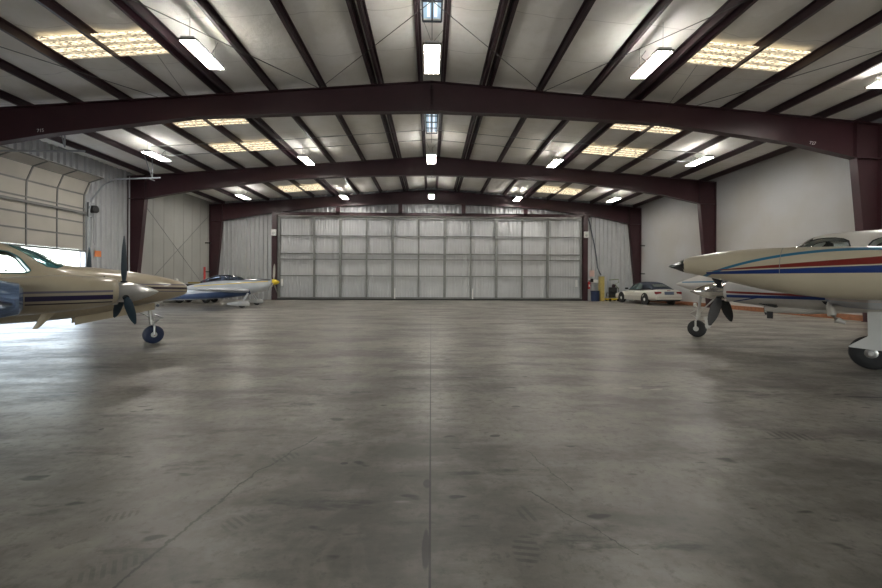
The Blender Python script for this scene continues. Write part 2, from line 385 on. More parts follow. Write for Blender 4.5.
# frame tip labels on end frame: short posts between end rafter and the header beam
hd = MB().b2(-11.25, 11.5, 28.62, 28.80, 6.0, 6.22); hd.b2(-11.25, 11.5, 28.52, 28.86, 6.0, 6.015); hd.b2(-11.25, 11.5, 28.52, 28.86, 6.205, 6.22)
tag(hd.build('door_header_beam', maroon), 'long maroon steel header beam above the big hangar door', 'beam')
for i, x in enumerate((-6.6, -2.2, 2.3, 6.75)):
    m = MB(); m.b2(x-.09, x+.09, 28.46, 28.60, 6.22, zr(x)-.9); m.b2(x-.14, x+.14, 28.44, 28.47, 6.05, zr(x)-.85); m.b2(x-.12, x+.12, 28.44, 28.60, 6.05, 6.24)
    tag(m.build('header_post', maroon), '%s short maroon post from the left standing on the door header beam' % ORD[i], 'post', 'short posts above the hangar door')
for s, x, w in ((-1, -11.08, 'left'), (1, 11.13, 'right')):
    m = MB(); zt = zr(x)-.75
    m.b2(x-.17, x+.17, 28.55, 28.57, 0, 6.2); m.b2(x-.17, x+.17, 28.78, 28.80, 0, 6.2); m.b2(x-.012, x+.012, 28.56, 28.79, 0, 6.2); m.b2(x-.2, x+.2, 28.5, 28.85, 0, .02)
    tag(m.build('door_jamb_post', maroon), 'tall maroon steel post at the %s jamb of the big hangar door' % w, 'post', 'jamb posts of the hangar door')

# ---------------------------------------------------------------- purlins
def purlin(x, flip=1, y0=3.0, y1=YB-.02):
    m = MB(); z = zr(x); sl = -math.copysign((ZR-ZE)/15.4, x)
    h, w, t = .215, .075, .012
    prof = [(0, 0, w, t), (-t/2, 0, t/2, h), (-w, h-t, 0, h)]
    for (a, b_, c, d) in prof:
        xs_ = sorted((a*flip, c*flip)); m.b2(x+xs_[0], x+xs_[1], y0, y1, z+b_, z+d)
    m.b2(x+flip*(w-.008), x+flip*w, y0, y1, z, z+.022)
    return m
def purlin_set(side):
    out = []
    for i, p in enumerate(PX):
        offs = (-DBL[i], DBL[i]) if i in DBL else (0,)
        for o_ in offs: out.append((side*(p+o_), i, len(offs)))
    return out
for side, nm in ((-1, 'left'), (1, 'right')):
    lst = sorted(purlin_set(side), key=lambda q: abs(q[0]))
    for n_, (x, i, dn) in enumerate(lst):
        o = purlin(x, 1 if side > 0 else -1).build('roof_purlin', maroon_d)
        tag(o, 'long maroon steel roof purlin, %s out from the ridge on the %s slope' % (ORD[n_], nm), 'purlin', 'roof purlins')

# ---------------------------------------------------------------- skylights
def sky_mat():
    m = bpy.data.materials.new('skylight_mesh'); m.use_nodes = True; nt = m.node_tree; k = NT(nt); b = nt.nodes['Principled BSDF']
    tc = nt.nodes.new('ShaderNodeNewGeometry'); P = tc.outputs['Position']; sx = nt.nodes.new('ShaderNodeSeparateXYZ'); nt.links.new(P, sx.inputs[0])
    n = k.noise(k.mapping(P, sc_=(1, 3, 1)), 9, 4, .7)
    rib = k.rng(k.m('SINE', k.m('MULTIPLY', sx.outputs[1], 2*PI/.27)), -.5, .3)
    f = k.m('MULTIPLY', k.rng(n, .40, .58), k.m('ADD', .35, k.m('MULTIPLY', rib, .65)))
    col = k.mix(f, (.09, .07, .045), (1.0, .84, .56))
    nt.links.new(col, b.inputs['Base Color']); nt.links.new(col, b.inputs['Emission Color']); b.inputs['Emission Strength'].default_value = SKY_E
    return m
SKY_E = 1.0
skm = sky_mat()
def skylight(y0, y1, side, lab, n):
    s = side; x0, x1 = s*6.95, s*9.75; m = MB(); N = 8; r = []
    for q in range(N+1):
        x = x0 + (x1-x0)*q/N; r.append([m.bm.verts.new((x, y, z)) for (y, z) in ((y0, zr(x)+.085), (y1, zr(x)+.085), (y1, zr(x)+.105), (y0, zr(x)+.105))])
    m.bridge(r)
    e = m.build('roof_skylight', skm); tag(e, lab, 'skylight', 'translucent roof skylights')
BAYS = [(10.05, 11.0, 'near bay'), (15.0, 15.75, 'middle bay, nearer strip'), (17.75, 18.8, 'middle bay, farther strip'), (25.6, 27.0, 'far bay')]
for y0, y1, w in BAYS:
    for s, nm in ((-1, 'left'), (1, 'right')): skylight(y0, y1, s, 'glowing translucent skylight on the %s slope, %s' % (nm, w), 0)
for y0 in (1.5, -5):  # extra strips out of view, added to light the hall from behind
    for s, nm in ((-1, 'left'), (1, 'right')): skylight(y0, y0+1.05, s, 'unseen glowing skylight strip added for light on the %s slope behind the viewpoint%s' % (nm, ', farther back' if y0 < 0 else ', overhead'), 0)
# ridge vents
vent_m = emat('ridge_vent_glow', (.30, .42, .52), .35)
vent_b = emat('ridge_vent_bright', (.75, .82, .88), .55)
vent_f = mat('vent_frame_dark', (.04, .05, .06), .5, .3)
for (y0, y1, w) in ((7.2, 10.15, 'nearest, at the top of the picture'), (15.3, 17.8, 'middle one, just beyond the nearest frame'), (23.4, 25.2, 'farthest one')):
    e = empty('ridge_vent', (0, (y0+y1)/2, 0)); tag(e, 'blue-grey glowing caged ridge vent, ' + w, 'roof vent', 'ridge vents')
    h = (y1-y0)/2; z = 7.93
    MB().b2(-.23, .23, -h, h, z+.06, z+.10).build('housing', vent_m, e)
    mm = MB()
    for x in (-.09, .09): mm.b2(x-.035, x+.035, -h+.1, h-.1, z+.035, z+.06)
    mm.build('light_slot', vent_b, e)
    mm = MB()
    for x in (-.235, 0, .235): mm.b2(x-.02, x+.02, -h, h, z-.02, z+.06)
    for q in range(5):
        y = -h + 2*h*q/4; mm.b2(-.24, .24, y-.02, y+.02, z-.03, z+.0)
    mm.build('cage', vent_f, e)
    MB().tube([(0, -h, z-.02), (0, -h, z-.35)], .006).build('pull_rod', wire_m, e) if y0 > 20 else MB().tube([(0, h, z-.02), (0.0, h+.35, z-.30)], .008).build('pull_rod', wire_m, e)

# ---------------------------------------------------------------- high bay fluorescent fixtures
tube_m = emat('fluorescent_tube', (1.0, .965, .90), 56)
refl_m = mat('fixture_reflector', (.10, .09, .07), .6)
hous_m = mat('fixture_housing', (.5, .5, .48), .4, .2)
def fixture(x, y, z, lab):
    e = empty('highbay_light', (x, y, z)); tag(e, lab, 'ceiling light', 'fluorescent high-bay lights')
    L, W = 1.32, .40
    MB().b2(-W*.40, W*.40, -L/2, L/2, .02, .085).build('housing', hous_m, e)
    for xr in (-W/2-.012, W/2+.012): MB().b2(xr-.006, xr+.006, -L/2, L/2, -.01, .016).build('side_rail', refl_m, e)
    for yr in (-L/2, L/2): MB().b2(-W/2-.018, W/2+.018, yr-.008, yr+.008, -.012, .035).build('end_plate', refl_m, e)
    for k_ in range(6):
        xx = -W/2 + W*(k_+.5)/6; MB().tube([(xx, -L/2+.03, 0), (xx, L/2-.03, 0)], .014, 8).build('lamp_tube', tube_m, e)
    zc = zr(x) - z + .2; xo = 0 if abs(x) > .1 else .37
    for sy in (-1, 1): MB().tube([(0, sy*L*.42, .085), (xo*sy, sy*L*.42, zc if not xo else zr(.37)-z)], .004, 6).build('hanging_wire', wire_m, e)
    MB().tube([(0, .3, .085), (.06, .34, .3), (.02, .5, .5*zc+.1), (.12 if not xo else .36, .45, zc-.15)], .008, 6).build('power_cord', wire_m, e)
    return e
LT = [(0.0, 10.0, 6.86, 'central light of the near row, under the ridge'), (-5.72, 10.15, 6.95, 'left light of the near row'), (5.62, 10.15, 6.9, 'light of the near row right of the ridge'), (12.4, 10.3, 6.82, 'light at the right edge of the near row'),
      (0.0, 18.5, 6.98, 'central light of the middle row'), (-5.9, 19.0, 7.0, 'light just left of centre in the middle row'), (-11.75, 17.4, 6.62, 'leftmost light of the middle row'), (5.9, 19.0, 7.0, 'light just right of centre in the middle row'), (11.7, 17.2, 6.62, 'rightmost light of the middle row'),
      (0.0, 26.6, 6.98, 'central light of the far row'), (-5.9, 27.2, 7.0, 'light just left of centre in the far row'), (-11.9, 25.6, 6.62, 'leftmost light of the far row'), (5.9, 27.2, 7.0, 'light just right of centre in the far row'), (11.7, 25.4, 6.62, 'rightmost light of the far row')]
for x, y, z, w in LT: fixture(x, y, z, 'lit fluorescent high-bay fixture, ' + w)

# ---------------------------------------------------------------- roof bracing cables, conduits
def cable(name, pts, r, m, lab, cat='cable', grp='roof bracing cables'):
    return tag(MB().tube(pts, r, 6).build(name, m), lab, cat, grp)
def zc(x): return zr(x) - .03
for s, nm in ((-1, 'left'), (1, 'right')):
    cable('brace_cable', [(s*3.6, 13.1, zc(3.6)), (0, 9.35, ZR-.05), (-s*3.6, 5.6, zc(3.6))], .010, wire_m, 'thin bracing cable rising from the near frame on the %s towards the ridge' % nm)
    cable('brace_cable', [(s*3.7, 13.1, zc(3.7)), (s*8.6, 5.6, zc(8.6))], .010, wire_m, 'thin bracing cable running outward from the near frame on the %s' % nm)
    cable('brace_cable', [(s*8.8, 13.1, zc(8.8)), (s*13.5, 5.6, zc(13.5))], .010, wire_m, 'thin bracing cable in the outer %s part of the near bay' % nm)
for i, (y, dz) in enumerate(((17.0, .10), (17.9, .20))):
    cable('conduit', [(-11.7, y, zr(11.7)-dz), (-6, y+.05, zr(6)-dz-.05), (0, y, ZR-dz-.05), (6, y+.05, zr(6)-dz-.05), (11.7, y, zr(11.7)-dz)], .012, conduit_m, '%s conduit spanning the middle bay under the purlins' % ('nearer' if i == 0 else 'farther'), 'conduit', 'electrical conduits')
m = MB().tube([(-9.25, 10.9, 7.1), (-9.25, 10.9, 5.0)], .004, 5)
m.bm.free()
for s, nm in ((-1, 'left'), (1, 'right')):
    cable('drop_wire', [(s*7.35, 10.9, zr(7.35)), (s*7.7, 12.9, zr(7.7)-.25)], .006, wire_m, 'thin drop wire hanging beside the %s near skylight' % nm, 'wire', 'thin drop wires')
# wall X bracing between the two far frames on the left
for i, (za, zb) in enumerate(((.5, 5.9), (5.9, .5))):
    cable('wall_brace_rod', [(XL+.10, 21.5, za), (XL+.10, 28.4, zb)], .014, conduit_m, 'diagonal steel rod crossing the liner panels, %s towards the end wall' % ('rising' if i == 0 else 'falling'), 'brace rod', 'crossed wall rods')
for x, s, w in ((XL, 1, 'left'), (XR, -1, 'right')):
    for z, v in ((1.95, 'lower'), (3.95, 'upper')):
        m = MB(); m.b2(x+s*.0, x+s*.34, 28.1, 28.16, z-.03, z+.03); m.b2(x+s*.30, x+s*.36, 28.06, 28.2, z-.05, z+.05)
        tag(m.build('wall_bracket', black_m), '%s small dark bracket on the %s wall beside the far column' % (v, w), 'bracket', 'wall brackets by the far columns')

# ---------------------------------------------------------------- main hangar door (end wall)
d1 = empty('door_1', (0, 28.74, 0)); struct(d1, 'tall white multi-panel hangar door with grey steel grid', 'door')
DX0, DX1, DH = -10.85, 10.86, 5.95
m = ribbed('x', .10, DX0, DX1, .12, DH, .19, .028, .07, -1, .04); m.build('ribbed_sheet', white_metal, d1)
px_ = [DX0+.03] + [-8.34 + 1.862*k_ for k_ in range(10)] + [DX1-.03]
for k_, x in enumerate(px_):
    w = .09 if k_ % 2 == 0 else .06
    MB().b2(x-w, x+w, -.06, .045, .1, DH).build('stile', door_frame_m, d1)
for z, w in ((.16, .05), (1.72, .035), (2.90, .035), (3.30, .04), (4.58, .03), (5.86, .08)):
    m = MB()
    m.b2(DX0, DX1, -.04, .04, z-w, z+w); m.build('rail', door_frame_m, d1)
MB().b2(DX0-.1, DX1+.1, -.1, .1, 0.0, .10).build('bottom_seal', black_m, d1)
MB().b2(DX0, DX1, -.12, .06, DH, DH+.07).build('top_cable_tray', white_plain, d1)
for x in (2.83, -2.75):
    MB().b2(x+.12, x+.20, -.12, -.05, .1, .85).build('latch_post', white_plain, d1)
MB().b2(DX1-.42, DX1-.28, -.14, .03, 1.0, 1.5).build('lock_box', white_plain, d1)
MB().b2(DX0+.2, DX0+.36, -.14, .03, 1.0, 1.5).build('lock_box', white_plain, d1)
for x, w in ((-11.08, 'left'), (11.13, 'right')):
    e = empty('door_alarm_box', (x, 28.44, 4.75)); tag(e, 'white alarm box on the %s jamb post of the hangar door' % w, 'alarm box', 'alarm boxes on the jamb posts')
    MB().b2(-.16, .16, -.08, .09, -.22, .22).build('housing', white_plain, e, bevel=.03)
    MB().lathe([(-.14, .07), (-.08, .10)], (0, 0, -.05), 'y', 14).build('horn', alu, e)

# ---------------------------------------------------------------- sectional overhead door (left wall)
d2 = empty('door_2', (0, 0, 0)); struct(d2, 'raised sectional overhead door in the left wall, bottom edge above bright opening', 'door')
xw = XL + .12
prof = [(xw, 2.66), (xw, 3.28), (xw, 3.88), (xw, 4.50), (xw+.02, 5.13), (xw+.27, 5.72), (xw+.87, 5.93)]
for i in range(len(prof)-1):
    (xa, za), (xb, zb) = prof[i], prof[i+1]; d = Vector((xb-xa, 0, zb-za)); nrm = Vector((d.z, 0, -d.x)).normalized()*.045; g = d.normalized()*.012
    q = [(xa+g.x, za+g.z), (xb-g.x, zb-g.z), (xb-g.x+nrm.x, zb-g.z+nrm.z), (xa+g.x+nrm.x, za+g.z+nrm.z)]
    MB().prism(q, DY0-.05, DY1+.05).build('door_section', sect_m, d2)
    m = MB(); q = [(p[0]+nrm.x*1.0, p[1]+nrm.z*1.0) for p in ((xb-g.x*2.6, zb-g.z*2.6), (xb+g.x*2.6, zb+g.z*2.6))]
    nn = nrm.normalized()*.02; q = q + [(q[1][0]+nn.x, q[1][1]+nn.z), (q[0][0]+nn.x, q[0][1]+nn.z)]
    m.prism(q, DY0, DY1).build('section_joint', door_frame_m, d2)
    for y in (DY0+.1, 14.41, 15.67, 16.93, DY1-.05):
        m = MB(); nn = nrm.normalized()*.03; q = [(xa+nrm.x, za+nrm.z), (xb+nrm.x, zb+nrm.z), (xb+nrm.x+nn.x, zb+nrm.z+nn.z), (xa+nrm.x+nn.x, za+nrm.z+nn.z)]
        m.prism(q, y-.025, y+.025).build('hinge_stile', door_frame_m, d2)
MB().b2(xw+.09, xw+.16, DY0+.02, DY1-.02, 4.26, 4.36).build('stiffening_strut', door_frame_m, d2)
MB().b2(xw-.02, xw+.09, DY0-.05, DY1+.05, 2.58, 2.66).build('bottom_bar', door_frame_m, d2)
m = MB(); m.tube([(xw+.15, DY1+.13, 0.0), (xw+.15, DY1+.13, 4.5), (xw+.3, DY1+.13, 5.0), (xw+.75, DY1+.13, 5.6), (xw+1.3, DY1+.13, 5.88), (-12.25, DY1+.13, 5.97)], .035, 6); m.build('curved_track', galv, d2)
m = MB(); m.tube([(xw+.15, DY0-.13, 0.0), (xw+.15, DY0-.13, 4.5), (xw+.3, DY0-.13, 5.0), (xw+.75, DY0-.13, 5.5), (xw+1.3, DY0-.13, 5.60), (-11.55, DY0-.13, 5.62)], .035, 6); m.build('curved_track', galv, d2)
for y, x, z in ((DY1+.13, -12.6, 5.95), (DY0-.13, -12.2, 5.75)):
    m = MB(); m.tube([(x, y, z), (x-.35, y, zr(x)+.0)], .022, 5); m.tube([(x, y, z), (x+.0, y, zr(x)+.0)], .022, 5); m.tube([(x-.2, y, z), (x+.1, y, z-.12)], .022, 5); m.build('track_hanger', galv, d2)
MB().b2(XL+.0, XL+.20, DY1+.02, DY1+.10, 0, 5.2).build('jamb', galv, d2)
e = empty('door_operator', (XL+.32, DY1+.32, 4.55)); tag(e, 'black chain door operator mounted high beside the raised side door', 'door operator')
MB().lathe([(-.12, .10), (-.1, .17), (.1, .17), (.12, .10)], (0, 0, 0), 'x', 18).build('motor', black_m, e)
MB().b2(-.25, -.1, -.14, .14, -.35, .30).build('mount_plate', galv, e)
MB().tube([(0, .12, -.1), (0, .12, -1.55), (0, .05, -1.6), (0, 0, -1.5), (0, 0, -.1)], .014, 5).build('hand_chain', galv, e)
MB().b2(.05, .14, -.07, .05, -1.9, -1.5).build('limit_box', white_plain, e) if False else None
# electrical bits on left wall
tag(MB().b2(XL+.085, XL+.10, 18.9, 19.25, 2.42, 2.70).build('notice_plate', orange_m), 'small orange notice plate on the ribbed left wall', 'sign')
tag(MB().b2(XL+.05, XL+.16, 18.5, 19.6, 1.55, 1.72).build('wall_shelf', mat('blue_shelf', (.12, .2, .3), .5)), 'pale blue shelf rail below the orange notice plate', 'shelf')

# ---------------------------------------------------------------- loft / aircraft helpers
def catmull(st, n=6):
    out = []
    for i in range(len(st)-1):
        p0, p1, p2, p3 = st[max(i-1, 0)], st[i], st[i+1], st[min(i+2, len(st)-1)]
        for q in range(n):
            t = q/n
            o_ = []
            for a, b_, c, d in zip(p0, p1, p2, p3):
                m1 = (c-a)/2; m2 = (d-b_)/2
                # non-uniform safe: clamp tangents
                o_.append((2*t**3-3*t**2+1)*b_ + (t**3-2*t**2+t)*m1 + (-2*t**3+3*t**2)*c + (t**3-t**2)*m2)
            out.append(tuple(o_))
    out.append(tuple(st[-1])); return out
def ring(x, zt, zb, hw, e=2.0, n=32, y0=0):
    pts = []
    for k_ in range(n):
        a = 2*PI*k_/n; c, s = math.cos(a), math.sin(a)
        pts.append((x, y0 + hw*math.copysign(abs(c)**(2/e), c), (zt+zb)/2 + (zt-zb)/2*math.copysign(abs(s)**(2/e), s)))
    return pts
def loft(st, y0=0, e=2.15, n=32, sub=6):
    """st: (x, ztop, zbot, halfwidth)"""
    S = catmull(st, sub); return MB().rings([ring(x, max(zt, zb+.002), zb, max(hw, .002), e, n, y0) for x, zt, zb, hw in S]), S
def surf_y(S, x, z, e=2.15):
    S2 = sorted(S); i = 0
    for i in range(len(S2)-1):
        if S2[i][0] <= x <= S2[i+1][0]: break
    a, b_ = S2[i], S2[i+1]; t = (x-a[0])/((b_[0]-a[0]) or 1)
    t = max(0, min(1, t)); zt, zb, hw = [a[j]+(b_[j]-a[j])*t for j in (1, 2, 3)]
    q = abs((z-(zt+zb)/2)/((zt-zb)/2 or 1)); q = min(q, 1)
    return hw*(1-q**e)**(1/e)
def patch(S, poly4, side, off, nu=8, nv=6, e=2.15, y0=0, thick=.006):
    """poly4: (x,z) corners bl, br, tr, tl"""
    m = MB(); g0 = []; 
    for layer in (off, off+thick):
        G = []
        for i in range(nu+1):
            u = i/nu; row = []
            for j in range(nv+1):
                v = j/nv
                x = (1-u)*(1-v)*poly4[0][0]+u*(1-v)*poly4[1][0]+u*v*poly4[2][0]+(1-u)*v*poly4[3][0]
                z = (1-u)*(1-v)*poly4[0][1]+u*(1-v)*poly4[1][1]+u*v*poly4[2][1]+(1-u)*v*poly4[3][1]
                row.append(m.bm.verts.new((x, y0+side*(surf_y(S, x, z, e)+layer), z)))
            G.append(row)
        g0.append(G)
    A, B = g0
    for i in range(nu):
        for j in range(nv):
            m.bm.faces.new((B[i][j], B[i+1][j], B[i+1][j+1], B[i][j+1])); m.bm.faces.new((A[i][j], A[i][j+1], A[i+1][j+1], A[i+1][j]))
    for i in range(nu):
        for j in (0, nv): m.bm.faces.new((A[i][j], A[i+1][j], B[i+1][j], B[i][j]))
    for j in range(nv):
        for i in (0, nu): m.bm.faces.new((A[i][j], A[i][j+1], B[i][j+1], B[i][j]))
    return m
def airfoil(le, chord, th, z, y, inc=0, n=9):
    """ring in xz plane at y. le = x of leading edge; trailing edge at le-chord"""
    up, lo = [], []
    for i in range(n+1):
        t = (1-math.cos(PI*i/n))/2
        h = th*chord*(1.4845*math.sqrt(t) - .63*t - 1.758*t*t + 1.4215*t**3 - .5075*t**4)*1.0
        up.append((le-t*chord, y, z+h*1.15)); lo.append((le-t*chord, y, z-h*.85))
    return up + lo[-2:0:-1]
def wing(secs, name, m, parent):
    """secs: (y, le, chord, th, z)"""
    mm = MB(); mm.rings([airfoil(le, c, th, z, y) for y, le, c, th, z in secs]); return mm.build(name, m, parent, smooth=True)
def blade(hub, ang, R_, chord, parent, m, root=.12, pitch=R(65), name='blade'):
    mm = MB(); rr = []; N = 9
    for i in range(N+1):
        t = i/N; r = root + (R_-root)*t
        c = chord*(.35 + 1.0*math.sin(PI*min(1, t*.62+.18))**1.2 if t < .97 else .35); c = chord*min(1, .38+2.2*t)*(1-.0*t) if t < .55 else chord*(1 - .75*max(0, (t-.55)/.45)**2.2)
        th = .10*c + .022*(1-t); tw = pitch - R(25)*(t-.3)
        prof = [(c/2, 0), (c/4, th/2), (-c/4, th/2), (-c/2, 0), (-c/4, -th/2), (c/4, -th/2)]
        ring_ = []
        for a, b_ in prof:
            xx = a*math.sin(tw) + b_*math.cos(tw); tt = a*math.cos(tw) - b_*math.sin(tw)
            # radial direction in yz plane, ang from +z
            ry, rz_ = math.sin(ang), math.cos(ang); ty, tz = math.cos(ang), -math.sin(ang)
            ring_.append((hub[0]+xx, hub[1]+ry*r+ty*tt, hub[2]+rz_*r+tz*tt))
        rr.append(ring_)
    return mm.rings(rr).build(name, m, parent, smooth=True)
def wheel(parent, c, r, w, tyre_m, hub_m, cap_m=None, name='wheel'):
    o = MB().lathe([(-w/2, r*.5), (-w/2, r*.78), (-w*.38, r*.94), (-w*.15, r), (w*.15, r), (w*.38, r*.94), (w/2, r*.78), (w/2, r*.5)], c, 'y', 32).build(name, tyre_m, parent, smooth=True)
    MB().lathe([(-w*.52, r*.12), (-w*.50, r*.30), (-w*.40, r*.46), (-w*.44, r*.56), (w*.44, r*.56), (w*.40, r*.46), (w*.50, r*.30), (w*.52, r*.12)], c, 'y', 24).build('hub', hub_m, o, smooth=True)
    if cap_m: MB().lathe([(-w*.58, r*.13), (w*.58, r*.13)], c, 'y', 14).build('hub_cap', cap_m, o)
    m = MB()
    for k_ in range(6):
        a = 2*PI*k_/6; m.lathe([(-w*.535, r*.05), (w*.535, r*.05)], (c[0]+r*.34*math.cos(a), c[1], c[2]+r*.34*math.sin(a)), 'y', 8)
    m.build('wheel_bolts', dark_m, o)
    return o
def wrap(S, xs_, a0, a1, e, off=.004, nv=10):
    """glass wrapped on the skin: xs_ list of x, a0/a1 lists of angles (deg, 0 = side, 90 = top)"""
    m = MB(); L = []
    for lay in (off, off+.008):
        G = []
        for x, p, q in zip(xs_, a0, a1):
            S2 = sorted(S); i = max(k_ for k_ in range(len(S2)-1) if S2[k_][0] <= x); A_, B_ = S2[i], S2[i+1]; t = (x-A_[0])/(B_[0]-A_[0])
            zt, zb, hw = [A_[j]+(B_[j]-A_[j])*t for j in (1, 2, 3)]; row = []
            for v in range(nv+1):
                a = R(p+(q-p)*v/nv); c_, s_ = math.cos(a), math.sin(a)
                row.append(m.bm.verts.new((x, (hw+lay)*math.copysign(abs(c_)**(2/e), c_), (zt+zb)/2+((zt-zb)/2+lay)*abs(s_)**(2/e))))
            G.append(row)
        L.append(G)
    for G in L: m.bridge(G, False, False)
    A_, B_ = L
    for k_ in range(len(xs_)-1):
        for v in (0, nv): m.bm.faces.new((A_[k_][v], A_[k_+1][v], B_[k_+1][v], B_[k_][v]))
    for k_ in (0, len(xs_)-1):
        for v in range(nv): m.bm.faces.new((A_[k_][v], A_[k_][v+1], B_[k_][v+1], B_[k_][v]))
    return m
def cut(o, cutters):
    bpy.context.view_layer.update()
    for c in cutters:
        md = o.modifiers.new('cut', 'BOOLEAN'); md.operation = 'DIFFERENCE'; md.object = c; md.solver = 'EXACT'
    dg = bpy.context.evaluated_depsgraph_get(); me = bpy.data.meshes.new_from_object(o.evaluated_get(dg)); o.modifiers.clear(); o.data = me
    for c in cutters: bpy.data.objects.remove(c)
def winpoly(poly, y0, y1, scale=1.0):
    cx = sum(p[0] for p in poly)/len(poly); cz = sum(p[1] for p in poly)/len(poly)
    return MB().prism([(cx+(x-cx)*scale, cz+(z-cz)*scale) for x, z in poly], y0, y1)
def window_pane(S, poly, side, off, e, parent, m=None, rimm=None):
    """glass following the skin, over polygon given in xz"""
    mm = MB(); cx = sum(p[0] for p in poly)/len(poly); cz = sum(p[1] for p in poly)/len(poly); rings_ = []
    for q in (1.0, .66, .33): rings_.append([mm.bm.verts.new((cx+(x-cx)*q, side*(surf_y(S, cx+(x-cx)*q, cz+(z-cz)*q, e)+off), cz+(z-cz)*q)) for x, z in poly])
    mm.bridge(rings_, False); mm.bm.faces.new(rings_[-1]); o = mm.build('window_pane', m or pane_m, parent, smooth=True)
    if rimm:
        pts = [(x, side*(surf_y(S, x, z, e)+off), z) for x, z in poly]; MB().tube(pts+pts[:2], .012, 6, False).build('window_frame', rimm, o, smooth=True)
    return o
def rpoly(pts, n=4):
    """round polygon corners"""
    out = []; N = len(pts)
    for i in range(N):
        p0, p1, p2 = Vector(pts[i-1]), Vector(pts[i]), Vector(pts[(i+1) % N])
        a = p1 + (p0-p1)*.25; b_ = p1 + (p2-p1)*.25
        for q in range(n+1):
            t = q/n; v = a*(1-t)**2 + p1*2*t*(1-t) + b_*t*t; out.append((v.x, v.y))
    return out

# ---------------------------------------------------------------- left twin: beige with purple stripes
BEIGE = (.42, .36, .26)
purple, grey_s, dk = (.018, .011, .055), (.13, .11, .14), (.025, .010, .02)
lp = paint('beige_aircraft_paint', BEIGE, [(grey_s, -6, .9, 1.235, -.02, 0, .012, 0), (dk, -6, .9, 1.165, -.03, 0, .022, 0), (grey_s, -3, .9, 1.10, -.04, 0, .010, 0)])
lnac = paint('beige_nacelle_paint', BEIGE, [(grey_s, -6, -.98, 1.155, .01, 0, .016, 0), (purple, -1.95, -.98, 1.065, .01, 0, .036, 0), (dk, -1.95, -.98, .985, .01, 0, .010, 0)])
A = empty('beige_twin_airplane', (-5.80, 8.51, 0), R(47))
tag(A, 'beige twin-propeller airplane with purple nacelle stripes by the open side door', 'airplane')
fs = [(.62, 1.16, 1.10, .02), (.55, 1.26, 1.01, .13), (.20, 1.38, .90, .29), (-.42, 1.50, .78, .42), (-.9, 1.555, .66, .50), (-1.38, 1.60, .60, .56), (-1.70, 1.79, .58, .60), (-2.05, 1.91, .57, .63), (-2.5, 1.96, .56, .66), (-3.5, 1.96, .56, .68), (-4.6, 1.90, .60, .64), (-6.2, 1.65, .85, .42), (-8.0, 1.42, 1.12, .15), (-8.8, 1.34, 1.22, .04)]
mm, S = loft(fs, 0, 2.2, 40); fus = mm.build('fuselage', lp, A, smooth=True)
wpoly = rpoly([(-1.79, 1.43), (-1.96, 1.70), (-2.10, 1.79), (-2.42, 1.78), (-2.46, 1.42)])
w2 = rpoly([(-2.56, 1.42), (-2.56, 1.76), (-3.0, 1.76), (-3.0, 1.42)])
cs = []
for wp in (wpoly, w2):
    c = winpoly(wp, -1, 1).build('cutter', dark_m, A); cs.append(c)
cut(fus, cs)
teal = mat('teal_window_rubber', (.03, .14, .14), .4)
for wp in (wpoly, w2):
    for sd in (-1, 1): window_pane(S, wp, sd, .004, 2.2, fus, rimm=teal)
m = MB(); q = [(-2.0, 1.50), (-2.08, 1.55), (-2.3, 1.55), (-2.36, 1.50), (-2.3, 1.46), (-2.05, 1.46)]
m.tube([(x, -.60, z) for x, z in q+q[:1]], .006, 5); 
for x, z in ((-2.2, 1.55), (-2.1, 1.46), (-2.28, 1.46)): m.box((x, -.60, z), (.025, .012, .03))
m.build('vent_window_latch', dark_m, fus)
for sd in (0, 1):
    xs_ = [-1.40, -1.49, -1.62, -1.72, -1.82, -1.92, -2.0, -2.06]; lo = [62, 46, 38, 42, 50, 58, 66, 74]; hi = [86, 87, 87.5, 88, 88, 88, 88, 86]
    if sd: lo, hi = [180-a for a in lo], [180-a for a in hi]
    wrap(S, xs_, lo, hi, 2.2).build('windshield', shield_m, fus, smooth=True)
# nose gear
def nose_gear(A, r, w, tm, hm, cm, ztop, strut_m, lab=None):
    wheel(A, (0, 0, r), r, w, tm, hm, cm, 'nose_wheel')
    m = MB()
    for sd in (-1, 1): m.tube([(0, sd*w*.68, r), (.0, sd*w*.72, r*1.9), (-.02, sd*.03, r*2.35)], [.02, .022, .024], 8)
    m.tube([(-.02, -w*.7, r), (-.02, w*.7, r)], .018, 8); m.tube([(-.02, 0, r*2.25), (-.08, 0, ztop)], [.032, .04], 12); m.tube([(-.02, 0, r*2.1), (-.04, 0, r*2.9)], .045, 12)
    s_ = m.build('nose_strut', strut_m, A, smooth=True)
    MB().tube([(.02, 0, r*2.3), (.17, 0, r*2.75), (.02, 0, r*3.2)], .014, 6).build('scissor_link', strut_m, s_)
    MB().tube([(-.05, 0, r*2.9), (-.55, 0, ztop)], .016, 6).build('drag_brace', strut_m, s_)
    MB().tube([(-.03, -.16, r*2.55), (-.03, .16, r*2.55)], .010, 6).build('steering_bar', strut_m, s_)
    return s_
bluetyre = mat('blue_black_tyre', (.006, .014, .045), .5, 0, .1, 12)
nose_gear(A, .19, .13, bluetyre, white_p, mat('reddish_hub_cap', (.30, .10, .06), .5), .85, alu)
m = MB(); m.rings([[(-1.24, -.21, .50), (-1.24, -.235, .50), (-1.24, -.235, .64), (-1.24, -.21, .64)], [(-.02, -.17, .72), (-.02, -.195, .72), (-.02, -.195, .86), (-.02, -.17, .86)]]); m.build('nose_gear_door', lp, A)
m = MB(); m.rings([[(-1.24, .21, .50), (-1.24, .235, .50), (-1.24, .235, .64), (-1.24, .21, .64)], [(-.02, .17, .72), (-.02, .195, .72), (-.02, .195, .86), (-.02, .17, .86)]]); m.build('nose_gear_door', lp, A)
